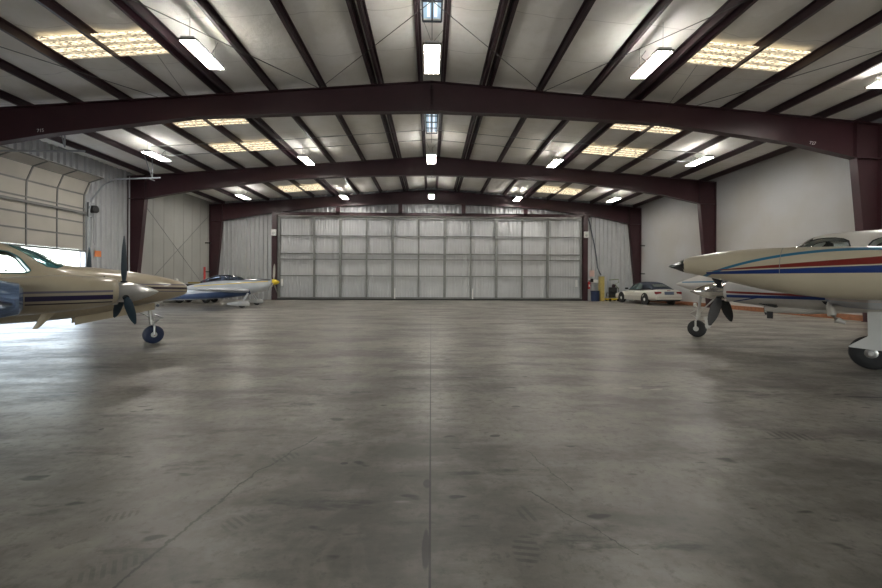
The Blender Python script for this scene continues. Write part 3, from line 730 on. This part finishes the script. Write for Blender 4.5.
def nacelle(A, y, st, m, hubx, hz, spin, R_, nb, a0, bm_, chord, spin_m, lip_m, e=2.4, pitch=R(50)):
    mm, S_ = loft(st, y, e, 32); na = mm.build('engine_nacelle', m, A, smooth=True)
    MB().lathe([(st[0][0]-.05, st[0][3]*1.02), (st[0][0]+.01, st[0][3]*1.0), (st[0][0]+.012, st[0][3]*.8), (st[0][0]-.03, st[0][3]*.7)], (0, y, hz), 'x', 28).build('cowl_lip', lip_m, na, smooth=True)
    sp = MB().lathe([(hubx-.08, spin[1]*.98), (hubx+.08, spin[1]), (hubx+.08+spin[0]*.35, spin[1]*.78), (hubx+.08+spin[0]*.7, spin[1]*.45), (hubx+.08+spin[0]*.93, spin[1]*.16), (hubx+.08+spin[0], .004)], (0, y, hz), 'x', 28).build('spinner', spin_m, A, smooth=True)
    for k_ in range(nb):
        b_ = blade((hubx, y, hz), a0+2*PI*k_/nb, R_, chord, sp, bm_, root=spin[1]*.75, pitch=pitch)
        a = a0+2*PI*k_/nb; MB().lathe([(-.03, .045), (.03, .045)], (0, 0, 0), 'z', 12).build('blade_collar', dark_m, b_).matrix_local = Matrix.Translation((hubx, y+math.sin(a)*spin[1]*.95, hz+math.cos(a)*spin[1]*.95)) @ Matrix.Rotation(-a, 4, 'X')
    return na, S_
for y in (-1.75, 1.75):
    st = [(-.90, 1.32, .95, .20), (-.98, 1.355, .92, .26), (-1.25, 1.38, .87, .31), (-1.6, 1.39, .83, .33), (-2.2, 1.34, .80, .33), (-3.0, 1.26, .82, .30), (-4.0, 1.12, .90, .22), (-4.9, 1.0, .96, .05)]
    na, Sn = nacelle(A, y, st, lnac, -.80, 1.12, (.40, .165), .93, 3, 0, tealblade, .13, alu, alu)
    m = MB(); m.tube([(-1.05, y, 1.12+.2), (-1.05, y, 1.12+.26)], .01); m.build('inlet', dark_m, na)
wl_ = alu_blue = mat('blue_reflection_metal', (.30, .42, .66), .12, .8, .12, 3)  # blue base colour stands in for light reflected off the polished leading edge
for s in (-1, 1):
    wing([(s*.5, -1.95, 2.0, .15, .84), (s*1.75, -2.05, 1.9, .15, .93), (s*3.5, -2.2, 1.6, .14, 1.05), (s*5.4, -2.35, 1.25, .12, 1.20), (s*5.55, -2.5, 1.0, .06, 1.21)], 'wing', lp, A)
    wing([(s*2.06, -1.965, .42, .42, .955), (s*3.5, -2.17, .36, .40, 1.055), (s*5.35, -2.32, .3, .38, 1.20)], 'blue_reflection_strip', wl_, A)
    # fairing beside the nacelle, in the same blue that imitates a reflection
    MB().rings([ring(x, zt, zb, hw, 3, 20, s*2.42) for x, zt, zb, hw in ((-1.98, 1.20, .92, .10), (-2.02, 1.27, .86, .20), (-2.2, 1.31, .82, .27), (-2.9, 1.30, .84, .30))]).build('wing_root_fairing', wl_, A, smooth=True)
    wheel(A, (-3.1, s*1.9, .24), .24, .17, black_m, white_p, None, 'main_wheel')
    m = MB(); m.tube([(-3.1, s*1.78, .24), (-3.1, s*1.78, .9)], [.035, .05], 10); m.build('main_strut', alu, A)
    wing([(s*.1, -7.7, 1.1, .1, 1.38), (s*1.9, -8.0, .75, .09, 1.40)], 'tailplane', lp, A)
m = MB(); m.rings([[(-1.65, -.5, .80), (-1.75, -.5, .80), (-1.75, -.49, .80), (-1.65, -.49, .80)], [(-1.72, -.5, .57), (-1.75, -.5, .57), (-1.75, -.49, .57), (-1.72, -.49, .57)]]); m.bm.free()
MB().rings([[(-1.60, -1.76, .84), (-1.75, -1.74, .84), (-1.75, -1.76, .84), (-1.68, -1.77, .84)], [(-1.80, -1.755, .60), (-1.86, -1.745, .60), (-1.86, -1.755, .60), (-1.83, -1.76, .60)]]).build('blade_antenna', lp, A)
m = MB(); m.rings([[(x, -.04*w, z), (x, .04*w, z), (x-.0, .0, z+.001)] for x, z, w in ((-7.6, 1.45, 1),)] , False); m.bm.free()
m = MB().prism([(-6.9, 1.48), (-8.0, 2.9), (-8.7, 2.9), (-8.75, 1.35)], -.04, .04); m.build('tail_fin', lp, A, bevel=.03)
for (x, y, z, s_) in ((.42, .0, 1.33, 1),): MB().lathe([(0, .035), (.03, .03), (.05, .01)], (x, y, z-.02), 'z', 12).build('nose_beacon', white_plain, A)

# ---------------------------------------------------------------- right twin: cream with tip tanks, blue and red stripes
CREAM = (.50, .435, .32)
tealc, redc, bluec, navy_ = (.015, .13, .23), (.16, .014, .010), (.006, .028, .14), (.02, .03, .06)
# tank stripes solved from x (forward) : teal curve, red wedge, blue wedge
tank_p = paint('cream_tank_paint', CREAM, [
    (tealc, -3.6, -2.08, -.300, -1.19, -.1875, .0125, 0),
    (redc, -6, -2.15, 1.325, -.050, 0, -.052, -.0245),
    (bluec, -6, -2.15, 1.385, -.0115, 0, -.022, -.0155)])
fus_p = paint('white_fuselage_paint', (.50, .48, .45), [(tealc, -.6, .30, 1.335, -.02, 0, .014, 0), (redc, -9, -1.0, 1.20, .02, 0, .05, -.01), (bluec, -9, -1.0, 1.06, .02, 0, .05, -.01)])
nac_p = paint('white_nacelle_paint', (.50, .48, .45), [(redc, -2.6, -1.20, 1.185, .03, 0, .020, 0), (bluec, -2.6, -1.20, 1.075, .0, 0, .026, 0), (bluec, -1.75, -1.28, .69, -.22, 0, .010, 0)])
B = empty('cream_twin_airplane', (6.47, 9.57, 0), R(128))
tag(B, 'cream twin turboprop with pointed tip tank and red and blue stripes by the right wall', 'airplane')
fs = [(.46, 1.30, 1.26, .02), (.36, 1.34, 1.22, .08), (.05, 1.46, 1.12, .20), (-.5, 1.66, 1.02, .36), (-1.1, 1.82, .95, .50), (-1.62, 1.94, .90, .58), (-1.9, 2.12, .89, .61), (-2.2, 2.27, .88, .64), (-2.6, 2.31, .87, .66), (-3.5, 2.31, .86, .67), (-5.0, 2.26, .88, .64), (-6.8, 2.0, 1.1, .42), (-8.6, 1.75, 1.35, .16), (-9.6, 1.62, 1.45, .05)]
mm, S = loft(fs, 0, 2.2, 40); fus = mm.build('fuselage', fus_p, B, smooth=True)
def arch(x0, x1, z0, z1, n=8): 
    pts = [(x0, z0)]; 
    for i in range(n+1):
        a = PI*i/n; pts.append(((x0+x1)/2 + (x0-x1)/2*math.cos(a), z0+.06+(z1-z0-.06)*math.sin(a)**.6))
    pts.append((x1, z0)); return pts
ws = [arch(-1.99, -2.66, 1.93, 2.185), arch(-2.88, -3.30, 1.80, 2.13), arch(-3.55, -3.95, 1.80, 2.13)]
cut(fus, [winpoly(w_, -1, 1).build('cutter', dark_m, B) for w_ in ws])
for w_ in ws:
    for sd in (-1, 1): window_pane(S, w_, sd, .004, 2.2, fus, rimm=dark_m)
for sd in (-1, 1):
    xs_ = [-1.66, -1.74, -1.84, -1.94, -2.04, -2.12]; lo = [70, 55, 45, 44, 52, 62]; hi = [86, 87.5, 88, 88, 88, 86]
    if sd > 0: lo, hi = [180-a for a in lo], [180-a for a in hi]
    wrap(S, xs_, lo, hi, 2.2).build('windshield', bpy.data.materials.get('smoke_windshield') or mat('smoke_windshield', (.09, .085, .075), .1, 0, .05, 4, coat=1), fus, smooth=True)
m = MB(); m.b2(-2.35, -2.30, -.3, .3, 1.93, 2.12); m.box((-2.28, 0, 2.05), (.14, .5, .03), Matrix.Rotation(R(50), 3, 'Y')); m.build('cockpit_seat_back', dark_m, fus)
nose_gear(B, .205, .13, black_m, white_p, None, 1.15, white_p)
MB().rings([[(-.16, -.02, .22), (-.27, -.02, .24), (-.27, .03, .24), (-.16, .03, .22)], [(-.20, -.03, .36), (-.31, -.03, .36), (-.31, .04, .36), (-.20, .04, .36)], [(-.15, -.03, .50), (-.27, -.03, .52), (-.27, .04, .52), (-.15, .04, .50)]]).build('nose_gear_fairing', white_p, B)
MB().lathe([(-.03, .05), (.02, .05)], (.03, .05, .78), 'x', 14).build('taxi_light', white_plain, B)
for s in (-1, 1):
    st = [(-1.14, 1.32, 1.0, .19), (-1.22, 1.35, .97, .25), (-1.5, 1.40, .93, .30), (-2.0, 1.42, .88, .33), (-2.8, 1.38, .86, .33), (-3.8, 1.25, .88, .28), (-4.8, 1.1, .95, .10)]
    na, Sn = nacelle(B, s*2.0, st, nac_p, -1.05, 1.15, (.46, .17), .86, 4, PI/4, dblade, .175, chrome, chrome, 2.4, R(97))
    MB().rings([ring(x, zt, zb, hw, 3, 16, s*2.02) for x, zt, zb, hw in ((-1.74, .93, .80, .12), (-1.9, .96, .79, .15), (-2.3, .96, .80, .15), (-2.9, .95, .86, .08))]).build('oil_cooler_scoop', nac_p, na, smooth=True)
    MB().rings([ring(x, zt, zb, hw, 3, 16, s*2.02) for x, zt, zb, hw in ((-1.732, .915, .815, .10), (-1.75, .915, .815, .10))]).build('scoop_mouth', dark_m, na)
    MB().rings([[(-1.70, s*2.34, .955), (-1.93, s*2.34, .90), (-1.93, s*2.32, .95), (-1.70, s*2.32, .96)], [(-1.70, s*2.18, .955), (-1.93, s*2.18, .90), (-1.93, s*2.18, .95), (-1.70, s*2.18, .96)]]).build('cooler_outlet', dark_m, na)
    MB().b2(-1.86, -1.78, s*2.15-.01, s*2.15+.01, .70, .82).build('drain_mast', dark_m, na)
    ex = MB(); ex.tube([(-2.62, s*2.22, 1.10), (-2.62, s*2.33, 1.07), (-2.60, s*2.35, .95), (-2.62, s*2.36, .82), (-2.67, s*2.36, .75), (-2.77, s*2.36, .71)], [.05, .055, .055, .055, .05, .025], 14); ex.build('exhaust_stack', mat('dull_exhaust_%d' % s, (.42, .40, .37), .55, .2), na, smooth=True)
    MB().lathe([(-.02, .11), (.02, .11)], (-2.60, s*2.30, 1.07), 'y', 16).build('exhaust_port', dark_m, na)
    wing([(s*.5, -2.2, 2.3, .15, .95), (s*2.0, -2.5, 2.05, .15, 1.03), (s*4.2, -2.75, 1.6, .14, 1.20), (s*6.2, -2.95, 1.25, .12, 1.36)], 'wing', fus_p, B)
    tk = [(-1.93, 1.565, 1.415, .07), (-2.02, 1.59, 1.40, .092), (-2.3, 1.625, 1.33, .145), (-2.6, 1.635, 1.25, .185), (-3.0, 1.625, 1.19, .21), (-3.5, 1.60, 1.18, .21), (-4.2, 1.57, 1.21, .17), (-4.9, 1.50, 1.30, .09), (-5.4, 1.43, 1.37, .02)]
    mm, St = loft(tk, s*6.3, 2.0, 36); tkm = mm.build('tip_tank', tank_p, B, smooth=True)
    MB().lathe([(-1.94, .074), (-1.90, .062), (-1.84, .036), (-1.79, .016), (-1.765, .003)], (0, s*6.3, 1.49), 'x', 24).build('tank_nose_cone', mat('black_lens', (.01, .01, .012), .08, 0, .05, 4, coat=1), tkm, smooth=True)
    MB().rings([ring(x, zt+.0015, zb-.0015, hw+.0015, 2.0, 36, s*6.3) for x, zt, zb, hw in ((-2.735, 1.6355, 1.226, .195), (-2.740, 1.6352, 1.2255, .1955))], False).build('panel_seam', grey_sm if False else conduit_m, tkm)
    wheel(B, (-3.02, s*2.0, .255), .255, .19, black_m, alu, None, 'main_wheel')
    m = MB(); m.tube([(-3.06, s*1.86, .255), (-3.06, s*1.86, 1.0)], [.045, .055], 12); m.tube([(-3.02, s*1.86, .255), (-3.02, s*2.14, .255)], .03, 10); m.build('main_strut', white_p, B, smooth=True)
    m = MB(); m.rings([[(-2.98, s*2.16, 1.02), (-3.30, s*2.16, 1.02), (-3.30, s*2.185, 1.02), (-2.98, s*2.185, 1.02)], [(-2.99, s*2.17, .52), (-3.30, s*2.17, .52), (-3.30, s*2.195, .52), (-2.99, s*2.195, .52)], [(-2.78, s*2.17, .345), (-3.30, s*2.17, .345), (-3.30, s*2.195, .345), (-2.78, s*2.195, .345)], [(-2.80, s*2.17, .33), (-3.30, s*2.17, .31), (-3.30, s*2.195, .31), (-2.80, s*2.195, .33)]])
    m.build('main_gear_door', white_p, B)
    wing([(s*.1, -8.4, 1.2, .1, 1.68), (s*2.4, -8.8, .8, .09, 1.70)], 'tailplane', fus_p, B)
MB().prism([(-7.4, 1.85), (-8.8, 3.5), (-9.6, 3.5), (-9.6, 1.6)], -.05, .05).build('tail_fin', fus_p, B, bevel=.03)

# ---------------------------------------------------------------- silver aerobatic monoplane
silver = paint('silver_white_paint', (.60, .62, .64), [((.04, .045, .06), -3.0, 1.3, 1.395, .0, 0, .055, 0), ((.72, .50, .03), -1.9, 1.1, 1.22, .085, 0, .025, .0)])
blue_lo = paint('silver_blue_paint', (.46, .48, .50), [((.04, .045, .06), -3.0, 1.05, 1.40, .0, 0, .055, 0), ((.72, .50, .03), -2.6, .95, 1.24, .075, 0, .018, 0), ((.05, .08, .16), -4.5, .1, .66, .05, 0, .20, .025)])
D = empty('aerobatic_airplane', (-9.42, 21.07, 0), R(8)); tag(D, 'small silver and blue aerobatic airplane with bright yellow spinner near the far door', 'airplane')
fs = [(1.12, 1.40, 1.10, .14), (1.05, 1.42, .98, .26), (.7, 1.44, .78, .37), (.2, 1.44, .66, .42), (-.5, 1.42, .52, .42), (-1.3, 1.38, .42, .40), (-2.2, 1.24, .36, .34), (-3.2, 1.0, .33, .24), (-4.2, .74, .33, .12), (-4.7, .62, .42, .03)]
mm, S = loft(fs, 0, 2.3, 32); f_ = mm.build('fuselage', blue_lo, D, smooth=True)
mm, Sc = loft([(-.25, 1.40, 1.36, .10), (-.45, 1.52, 1.34, .25), (-.9, 1.63, 1.32, .31), (-1.5, 1.62, 1.28, .31), (-2.0, 1.48, 1.24, .24), (-2.35, 1.30, 1.20, .10)], 0, 2, 24); mm.build('canopy', canopy_m, D, smooth=True)
m = MB(); m.tube([(-.9, -.26, 1.36), (-.95, -.2, 1.55), (-1.0, 0, 1.62), (-.95, .2, 1.55), (-.9, .26, 1.36)], .015, 6); m.build('canopy_bow', dark_m, D)
MB().box((-1.3, 0, 1.40), (.12, .36, .34)).build('seat_back', mat('white_blue_cushion', (.45, .5, .6), .6), D, bevel=.04)
MB().lathe([(1.12, .155), (1.2, .155), (1.32, .12), (1.42, .06), (1.47, .005)], (0, 0, 1.27), 'x', 20).build('spinner', yellow_m, D, smooth=True)
for k_ in range(3): blade((1.17, 0, 1.27), R(8)+2*PI*k_/3, .98, .12, D, mat('grey_blade', (.35, .34, .30), .4) if k_ == 0 else bpy.data.materials['grey_blade'], .12)
MB().lathe([(1.10, .09), (1.13, .09)], (0, -.13, 1.13), 'x', 10).build('cowl_inlet', dark_m, D); MB().lathe([(1.10, .06), (1.125, .06)], (0, .13, 1.13), 'x', 10).build('cowl_inlet', dark_m, D)
for s in (-1, 1):
    wing([(s*.3, .1, 1.75, .15, .82), (s*3.75, -.5, .95, .13, .95), (s*3.9, -.62, .75, .06, .95)], 'wing', mat('silver_wing', (.55, .58, .62), .3, .1, .05, 3) if s < 0 else bpy.data.materials['silver_wing'], D)
    MB().tube([(0.0, s*.36, .68), (0.02, s*1.22, .28)], [.05, .035], 8).build('gear_leg', bpy.data.materials['silver_wing'], D)
    mm, _ = loft([(.36, .22, .16, .01), (.28, .30, .09, .08), (.05, .35, .07, .10), (-.3, .31, .11, .08), (-.7, .22, .16, .01)], s*1.25, 2, 16); mm.build('wheel_spat', white_p, D, smooth=True)
    MB().lathe([(-.05, .14), (-.05, .16), (.05, .16), (.05, .14)], (.0, s*1.25, .16), 'y', 18).build('wheel', black_m, D)
    wing([(s*.06, -3.9, .8, .1, .86), (s*1.5, -4.1, .55, .09, .86)], 'tailplane', bpy.data.materials['silver_wing'], D)
MB().prism([(-3.6, .82), (-4.3, 1.45), (-4.9, 1.45), (-4.95, .6)], -.03, .03).build('tail_fin', blue_lo, D, bevel=.02)
MB().lathe([(-.03, .07), (.03, .07)], (-4.35, 0, .07), 'y', 12).build('tail_wheel', black_m, D); MB().tube([(-4.0, 0, .5), (-4.2, 0, .2), (-4.35, 0, .09)], .02, 6).build('tail_spring', alu, D)

# ---------------------------------------------------------------- white convertible car
carp = mat('white_car_paint', (.58, .56, .51), .3, 0, .03, 3, coat=.6)
clad = mat('grey_beige_cladding', (.42, .40, .36), .45, 0, .04, 3)
softm = mat('navy_soft_top', (.012, .018, .035), .7, 0, .1, 15)
carg = mat('dark_car_glass', (.06, .09, .09), .06, 0, .03, 3, coat=1)
K = empty('convertible_car', (12.84+.86, 25.25, 0), R(93.4)); tag(K, 'white two-door convertible with dark soft top parked before the far right corner', 'car')
# local x forward, wheelbase +-1.31
def bring(x, zb, zt, hw, n=28):
    return ring(x, zt, zb, hw, 4.2, n)
cst = [(2.30, .34, .52, .62), (2.26, .24, .62, .76), (2.05, .20, .68, .82), (1.5, .19, .76, .85), (.95, .19, .84, .865), (.4, .19, .88, .87), (-.6, .19, .90, .87), (-1.2, .20, .92, .865), (-1.8, .22, .93, .84), (-2.18, .28, .92, .80), (-2.30, .36, .86, .77), (-2.36, .42, .62, .72)]
body = MB().rings([bring(x, zb, zt, hw) for x, zb, zt, hw in catmull([(a, b_, c, d) for a, b_, c, d in cst], 4)]).build('body', carp, K, smooth=True)
cl = MB()
for s in (-1, 1): cl.b2(-.92, .92, s*.862, s*.882, .24, .52)
cl.build('side_cladding', clad, body, bevel=.01)
MB().b2(-2.41, -2.20, -.78, .78, .32, .58).build('rear_bumper', carp, body, bevel=.05)
MB().b2(-2.425, -2.405, -.70, .70, .47, .50).build('bumper_trim', clad, body)
MB().b2(-2.34, -2.30, -.70, .70, .26, .32).build('rear_skirt', dark_m, body)
tl = mat('red_tail_lamp', (.22, .015, .02), .2, 0, .1, 8, coat=.7)
for s in (-1, 1):
    q = MB(); q.b2(-2.345, -2.10, s*.45, s*.79, .64, .80); q.build('tail_light', tl, body, bevel=.03)
MB().b2(-2.37, -2.33, -.28, .28, .62, .80).build('licence_plate', mat('blue_grey_plate', (.10, .13, .2), .4, 0, .4, 40), body)
m = MB(); m.b2(-2.374, -2.37, -.18, -.1, .67, .75); m.b2(-2.374, -2.37, -.05, .03, .67, .75); m.b2(-2.374, -2.37, .08, .16, .67, .75); m.bm.free()
MB().b2(-2.31, -2.28, -.10, .10, .845, .875).build('brake_lamp', tl, body)
# soft top and glass
top = [(.72, .86, .84, .60), (.30, 1.18, .86, .60), (.10, 1.30, .86, .61), (-.4, 1.38, .88, .63), (-.95, 1.36, .89, .64), (-1.35, 1.20, .90, .66), (-1.75, .96, .90, .66)]
st_ = MB().rings([ring(x, zt, zb-.02, hw, 3.4, 28) for x, zt, zb, hw in catmull([(.22, 1.27, .86, .60), (.0, 1.35, .86, .61), (-.45, 1.385, .88, .63), (-.95, 1.34, .89, .64), (-1.35, 1.18, .90, .66), (-1.78, .95, .90, .68)], 4)]).build('soft_top', softm, K, smooth=True)
MB().rings([ring(x, zt, zb, hw, 3.0, 24) for x, zt, zb, hw in ((.80, .87, .84, .66), (.50, 1.06, .84, .64), (.215, 1.26, .85, .60))]).build('windscreen', carg, K, smooth=True)
for s in (-1, 1):
    MB().rings([[(.62, s*.70, .90), (.62, s*.72, .90), (.20, s*.625, 1.24), (.20, s*.605, 1.24)], [(-.30, s*.725, .91), (-.30, s*.745, .91), (-.34, s*.66, 1.29), (-.34, s*.64, 1.29)]]).build('door_window', carg, K)
    MB().rings([[(-.38, s*.735, .91), (-.38, s*.75, .91), (-.42, s*.665, 1.28), (-.42, s*.65, 1.28)], [(-.80, s*.735, .91), (-.80, s*.75, .91), (-.82, s*.68, 1.2), (-.82, s*.66, 1.2)]]).build('quarter_window', carg, K)
    MB().box((.55, s*.92, .95), (.14, .18, .11)).build('side_mirror', black_m, K, bevel=.03)
    MB().b2(-.28, -.14, s*.872, s*.89, .74, .765).build('door_handle', dark_m, K)
MB().rings([[(-1.30, -.42, 1.225), (-1.30, .42, 1.225), (-1.31, .42, 1.235), (-1.31, -.42, 1.235)], [(-1.62, -.46, 1.055), (-1.62, .46, 1.055), (-1.63, .46, 1.065), (-1.63, -.46, 1.065)]]).build('rear_window', carg, K)
for x in (1.31, -1.31):
    for s in (-1, 1):
        w_ = wheel(K, (x, s*.77, .31), .31, .21, black_m, mat('silver_wheel_cover', (.72, .72, .70), .4, 0) if 'silver_wheel_cover' not in bpy.data.materials else bpy.data.materials['silver_wheel_cover'])
        MB().lathe([(s*.862, .385), (s*.874, .37), (s*.876, .30), (s*.80, .30)], (x, 0, .33), 'y', 28).build('wheel_arch', dark_m, K)

# ---------------------------------------------------------------- service corner by the right jamb post
e = empty('fire_extinguisher', (11.42, 28.66, .85)); tag(e, 'red fire extinguisher hanging on the right jamb post of the hangar door', 'fire extinguisher')
MB().lathe([(0, .07), (.03, .09), (.45, .09), (.52, .05), (.56, .03)], (0, 0, 0), 'z', 16).build('cylinder', red_m, e, smooth=True)
MB().b2(-.03, .09, -.02, .02, .56, .62).build('handle', black_m, e); MB().tube([(.03, 0, .56), (.12, 0, .5), (.12, 0, .2)], .015, 6).build('hose', black_m, e)
MB().b2(-.05, .05, -.095, -.085, .15, .32).build('paper_tag', white_plain, e)
tag(MB().b2(11.55, 11.9, 28.86, 28.878, 1.75, 2.2).build('pink_notice', paper_m), 'faded pink notice on the ribbed wall right of the hangar door', 'sign')
e = empty('waste_bin', (11.60, 28.0, 0)); tag(e, 'dark blue open-topped drum bin standing below the pink notice', 'bin')
MB().lathe([(0, .27), (.02, .28), (.70, .30), (.72, .31), (.72, .28), (.1, .26)], (0, 0, 0), 'z', 20).build('drum', blue_m, e, smooth=True)
MB().lathe([(.70, .30), (.70, .32), (.74, .32), (.74, .30)], (0, 0, 0), 'z', 20, False).build('rim', black_m, e)
e = empty('hose_bibb_sink', (11.78, 28.80, 0)); tag(e, 'pale wall box with dark valve between the bin and the pink notice', 'wall box')
MB().b2(-.1, .45, -.1, .1, 1.30, 1.52).build('box', white_plain, e, bevel=.02); MB().b2(-.2, -.05, -.18, .0, 1.35, 1.6).build('valve', black_m, e)
e = empty('equipment_cabinet', (12.14, 28.2, 0)); tag(e, 'narrow yellow post cabinet standing right of the dark blue bin', 'cabinet')
MB().b2(-.14, .14, -.2, .2, 0, 1.75).build('body', mat('dull_yellow', (.42, .33, .10), .5, 0, .15, 5), e, bevel=.02); MB().b2(-.17, .17, -.22, .22, 1.75, 1.80).build('cap', galv, e)
e = empty('engine_cart', (12.80, 27.9, 0)); tag(e, 'black and yellow wheeled compressor cart between yellow cabinet and car', 'cart')
MB().b2(-.45, .40, -.3, .3, .10, .20).build('deck', yellow_m, e, bevel=.01)
MB().lathe([(-.4, .12), (-.36, .20), (.30, .20), (.34, .12)], (0, 0, .45), 'x', 18).build('tank', black_m, e, smooth=True)
MB().b2(-.20, .25, -.18, .18, .64, .98).build('motor', dark_m, e, bevel=.04); MB().lathe([(-.22, .12), (-.18, .14), (-.14, .12)], (.0, 0, 1.08), 'y', 18).build('flywheel', maroon_d, e)
MB().tube([(-.42, -.2, .2), (-.42, -.2, 1.45), (-.42, .2, 1.45), (-.42, .2, .2)], .022, 8).build('handle', galv, e)
m = MB(); m.tube([(-.35, -.25, 1.5), (.3, -.25, 1.55), (.35, -.2, 1.35), (.1, -.2, 1.2), (.3, -.22, .9)], .025, 8); m.build('green_hose', mat('olive_hose', (.12, .17, .05), .5), e)
for x in (-.3, .28):
    for s in (-1, 1): MB().lathe([(-.03, .10), (.03, .10)], (x, s*.28, .10), 'y', 14).build('wheel', black_m, e)
e = empty('wall_rack', (13.25, 28.75, 0)); tag(e, 'low grey rack leaning against the ribbed wall behind the car bonnet', 'rack') 
m = MB(); 
for x in (-.35, .35): m.b2(x-.02, x+.02, -.1, -.05, 0, .95)
for z in (.3, .6, .93): m.b2(-.35, .35, -.1, -.05, z-.02, z+.02)
m.build('frame', door_frame_m, e)
e = tag(MB().tube([(11.35, 28.70, 6.02), (11.5, 28.75, 5.6), (11.72, 28.8, 4.7), (11.92, 28.85, 3.9), (12.05, 28.85, 3.1), (12.10, 28.8, 2.4), (12.12, 28.5, 2.05), (12.14, 28.3, 1.86)], .045, 8).build('hanging_cable', mat('dark_grey_hose', (.07, .08, .10), .5)), 'thick dark cable drooping from the header to the yellow cabinet', 'cable')
# left far corner: tug with blue body and red pole
e = empty('aircraft_tug', (-14.2, 24.6, 0), R(4)); tag(e, 'low dark blue aircraft tug with yellow deck and red mast by the liner wall', 'tug')
MB().b2(-1.1, 1.2, -.55, .55, .22, .85).build('body', blue_m, e, bevel=.08); MB().b2(-.2, 1.25, -.6, .6, 1.16, 1.24).build('deck', mat('ochre_deck', (.35, .26, .05), .5), e, bevel=.02)
MB().b2(-1.0, .9, -.5, .5, .85, 1.12).build('cowling', dark_m, e, bevel=.06)
MB().tube([(.55, -.2, 1.2), (.55, -.2, 2.15)], .06, 10).build('mast', red_m, e)
for x in (-.7, .8):
    for s in (-1, 1): wheel(e, (x, s*.5, .24), .24, .18, black_m, galv)
# yellow wedge shown in front of the canopy tail: painted wing root walkway box of ground cover
tag(MB().b2(-13.9, -12.55, 22.9, 23.5, .0, .02).build('yellow_floor_mat', yellow_m), 'flat yellow mat on the floor beyond the aerobatic airplane', 'mat') if False else None

# ---------------------------------------------------------------- world, lights, camera
w = bpy.data.worlds.new('World'); sc.world = w; w.use_nodes = True; nt = w.node_tree; bg = nt.nodes['Background']
st = nt.nodes.new('ShaderNodeTexSky'); st.sky_type = 'NISHITA'; st.sun_elevation = R(50); st.sun_rotation = R(200); st.sun_disc = False
k = NT(nt); c = k.mix(.75, st.outputs[0], (1.0, 1.0, 1.0)); nt.links.new(c, bg.inputs[0]); bg.inputs[1].default_value = 1.8
for nm_, lc, rt, a_, b_ in (('side_portal', (XL-.1, (DY0+DY1)/2, 1.4), (0, -PI/2, 0), 2.8, DY1-DY0), ('rear_portal', (0, YR-.1, 2.95), (PI/2, 0, 0), 23, 5.9)):
    l = bpy.data.lights.new(nm_, 'AREA'); l.shape = 'RECTANGLE'; l.size = a_; l.size_y = b_; l.cycles.is_portal = True
    o = bpy.data.objects.new(nm_, l); C.objects.link(o); o.location = lc; o.rotation_euler = rt
struct(MB().b2(-60, 60, -60, YR-.2, -.25, -.03).build('trim_apron', bpy.data.materials['sunlit_apron']), 'unseen bright concrete apron outside the added rear doorway', 'ground')  # unseen ground that goes with the added rear doorway

F = 400.
cam = bpy.data.cameras.new('Camera'); co = bpy.data.objects.new('Camera', cam); C.objects.link(co); sc.camera = co
cam.sensor_width = 36; cam.lens = 36*F/882; cam.shift_y = -12/882; cam.clip_start = .05; cam.clip_end = 300
th = math.atan(10/F)
co.location = (0, 0, 1.31)
co.rotation_euler = (Matrix.Rotation(-th, 4, 'Z') @ Matrix.Rotation(R(90), 4, 'X') @ Matrix.Rotation(R(.24), 4, 'Z')).to_euler()
sc.view_settings.view_transform = 'Standard'; sc.view_settings.look = 'None'; sc.view_settings.gamma = 1; sc.view_settings.exposure = 1.05
sc.cycles.max_bounces = 8; sc.cycles.diffuse_bounces = 5; sc.cycles.use_denoising = True
sc.cycles.sample_clamp_indirect = 6
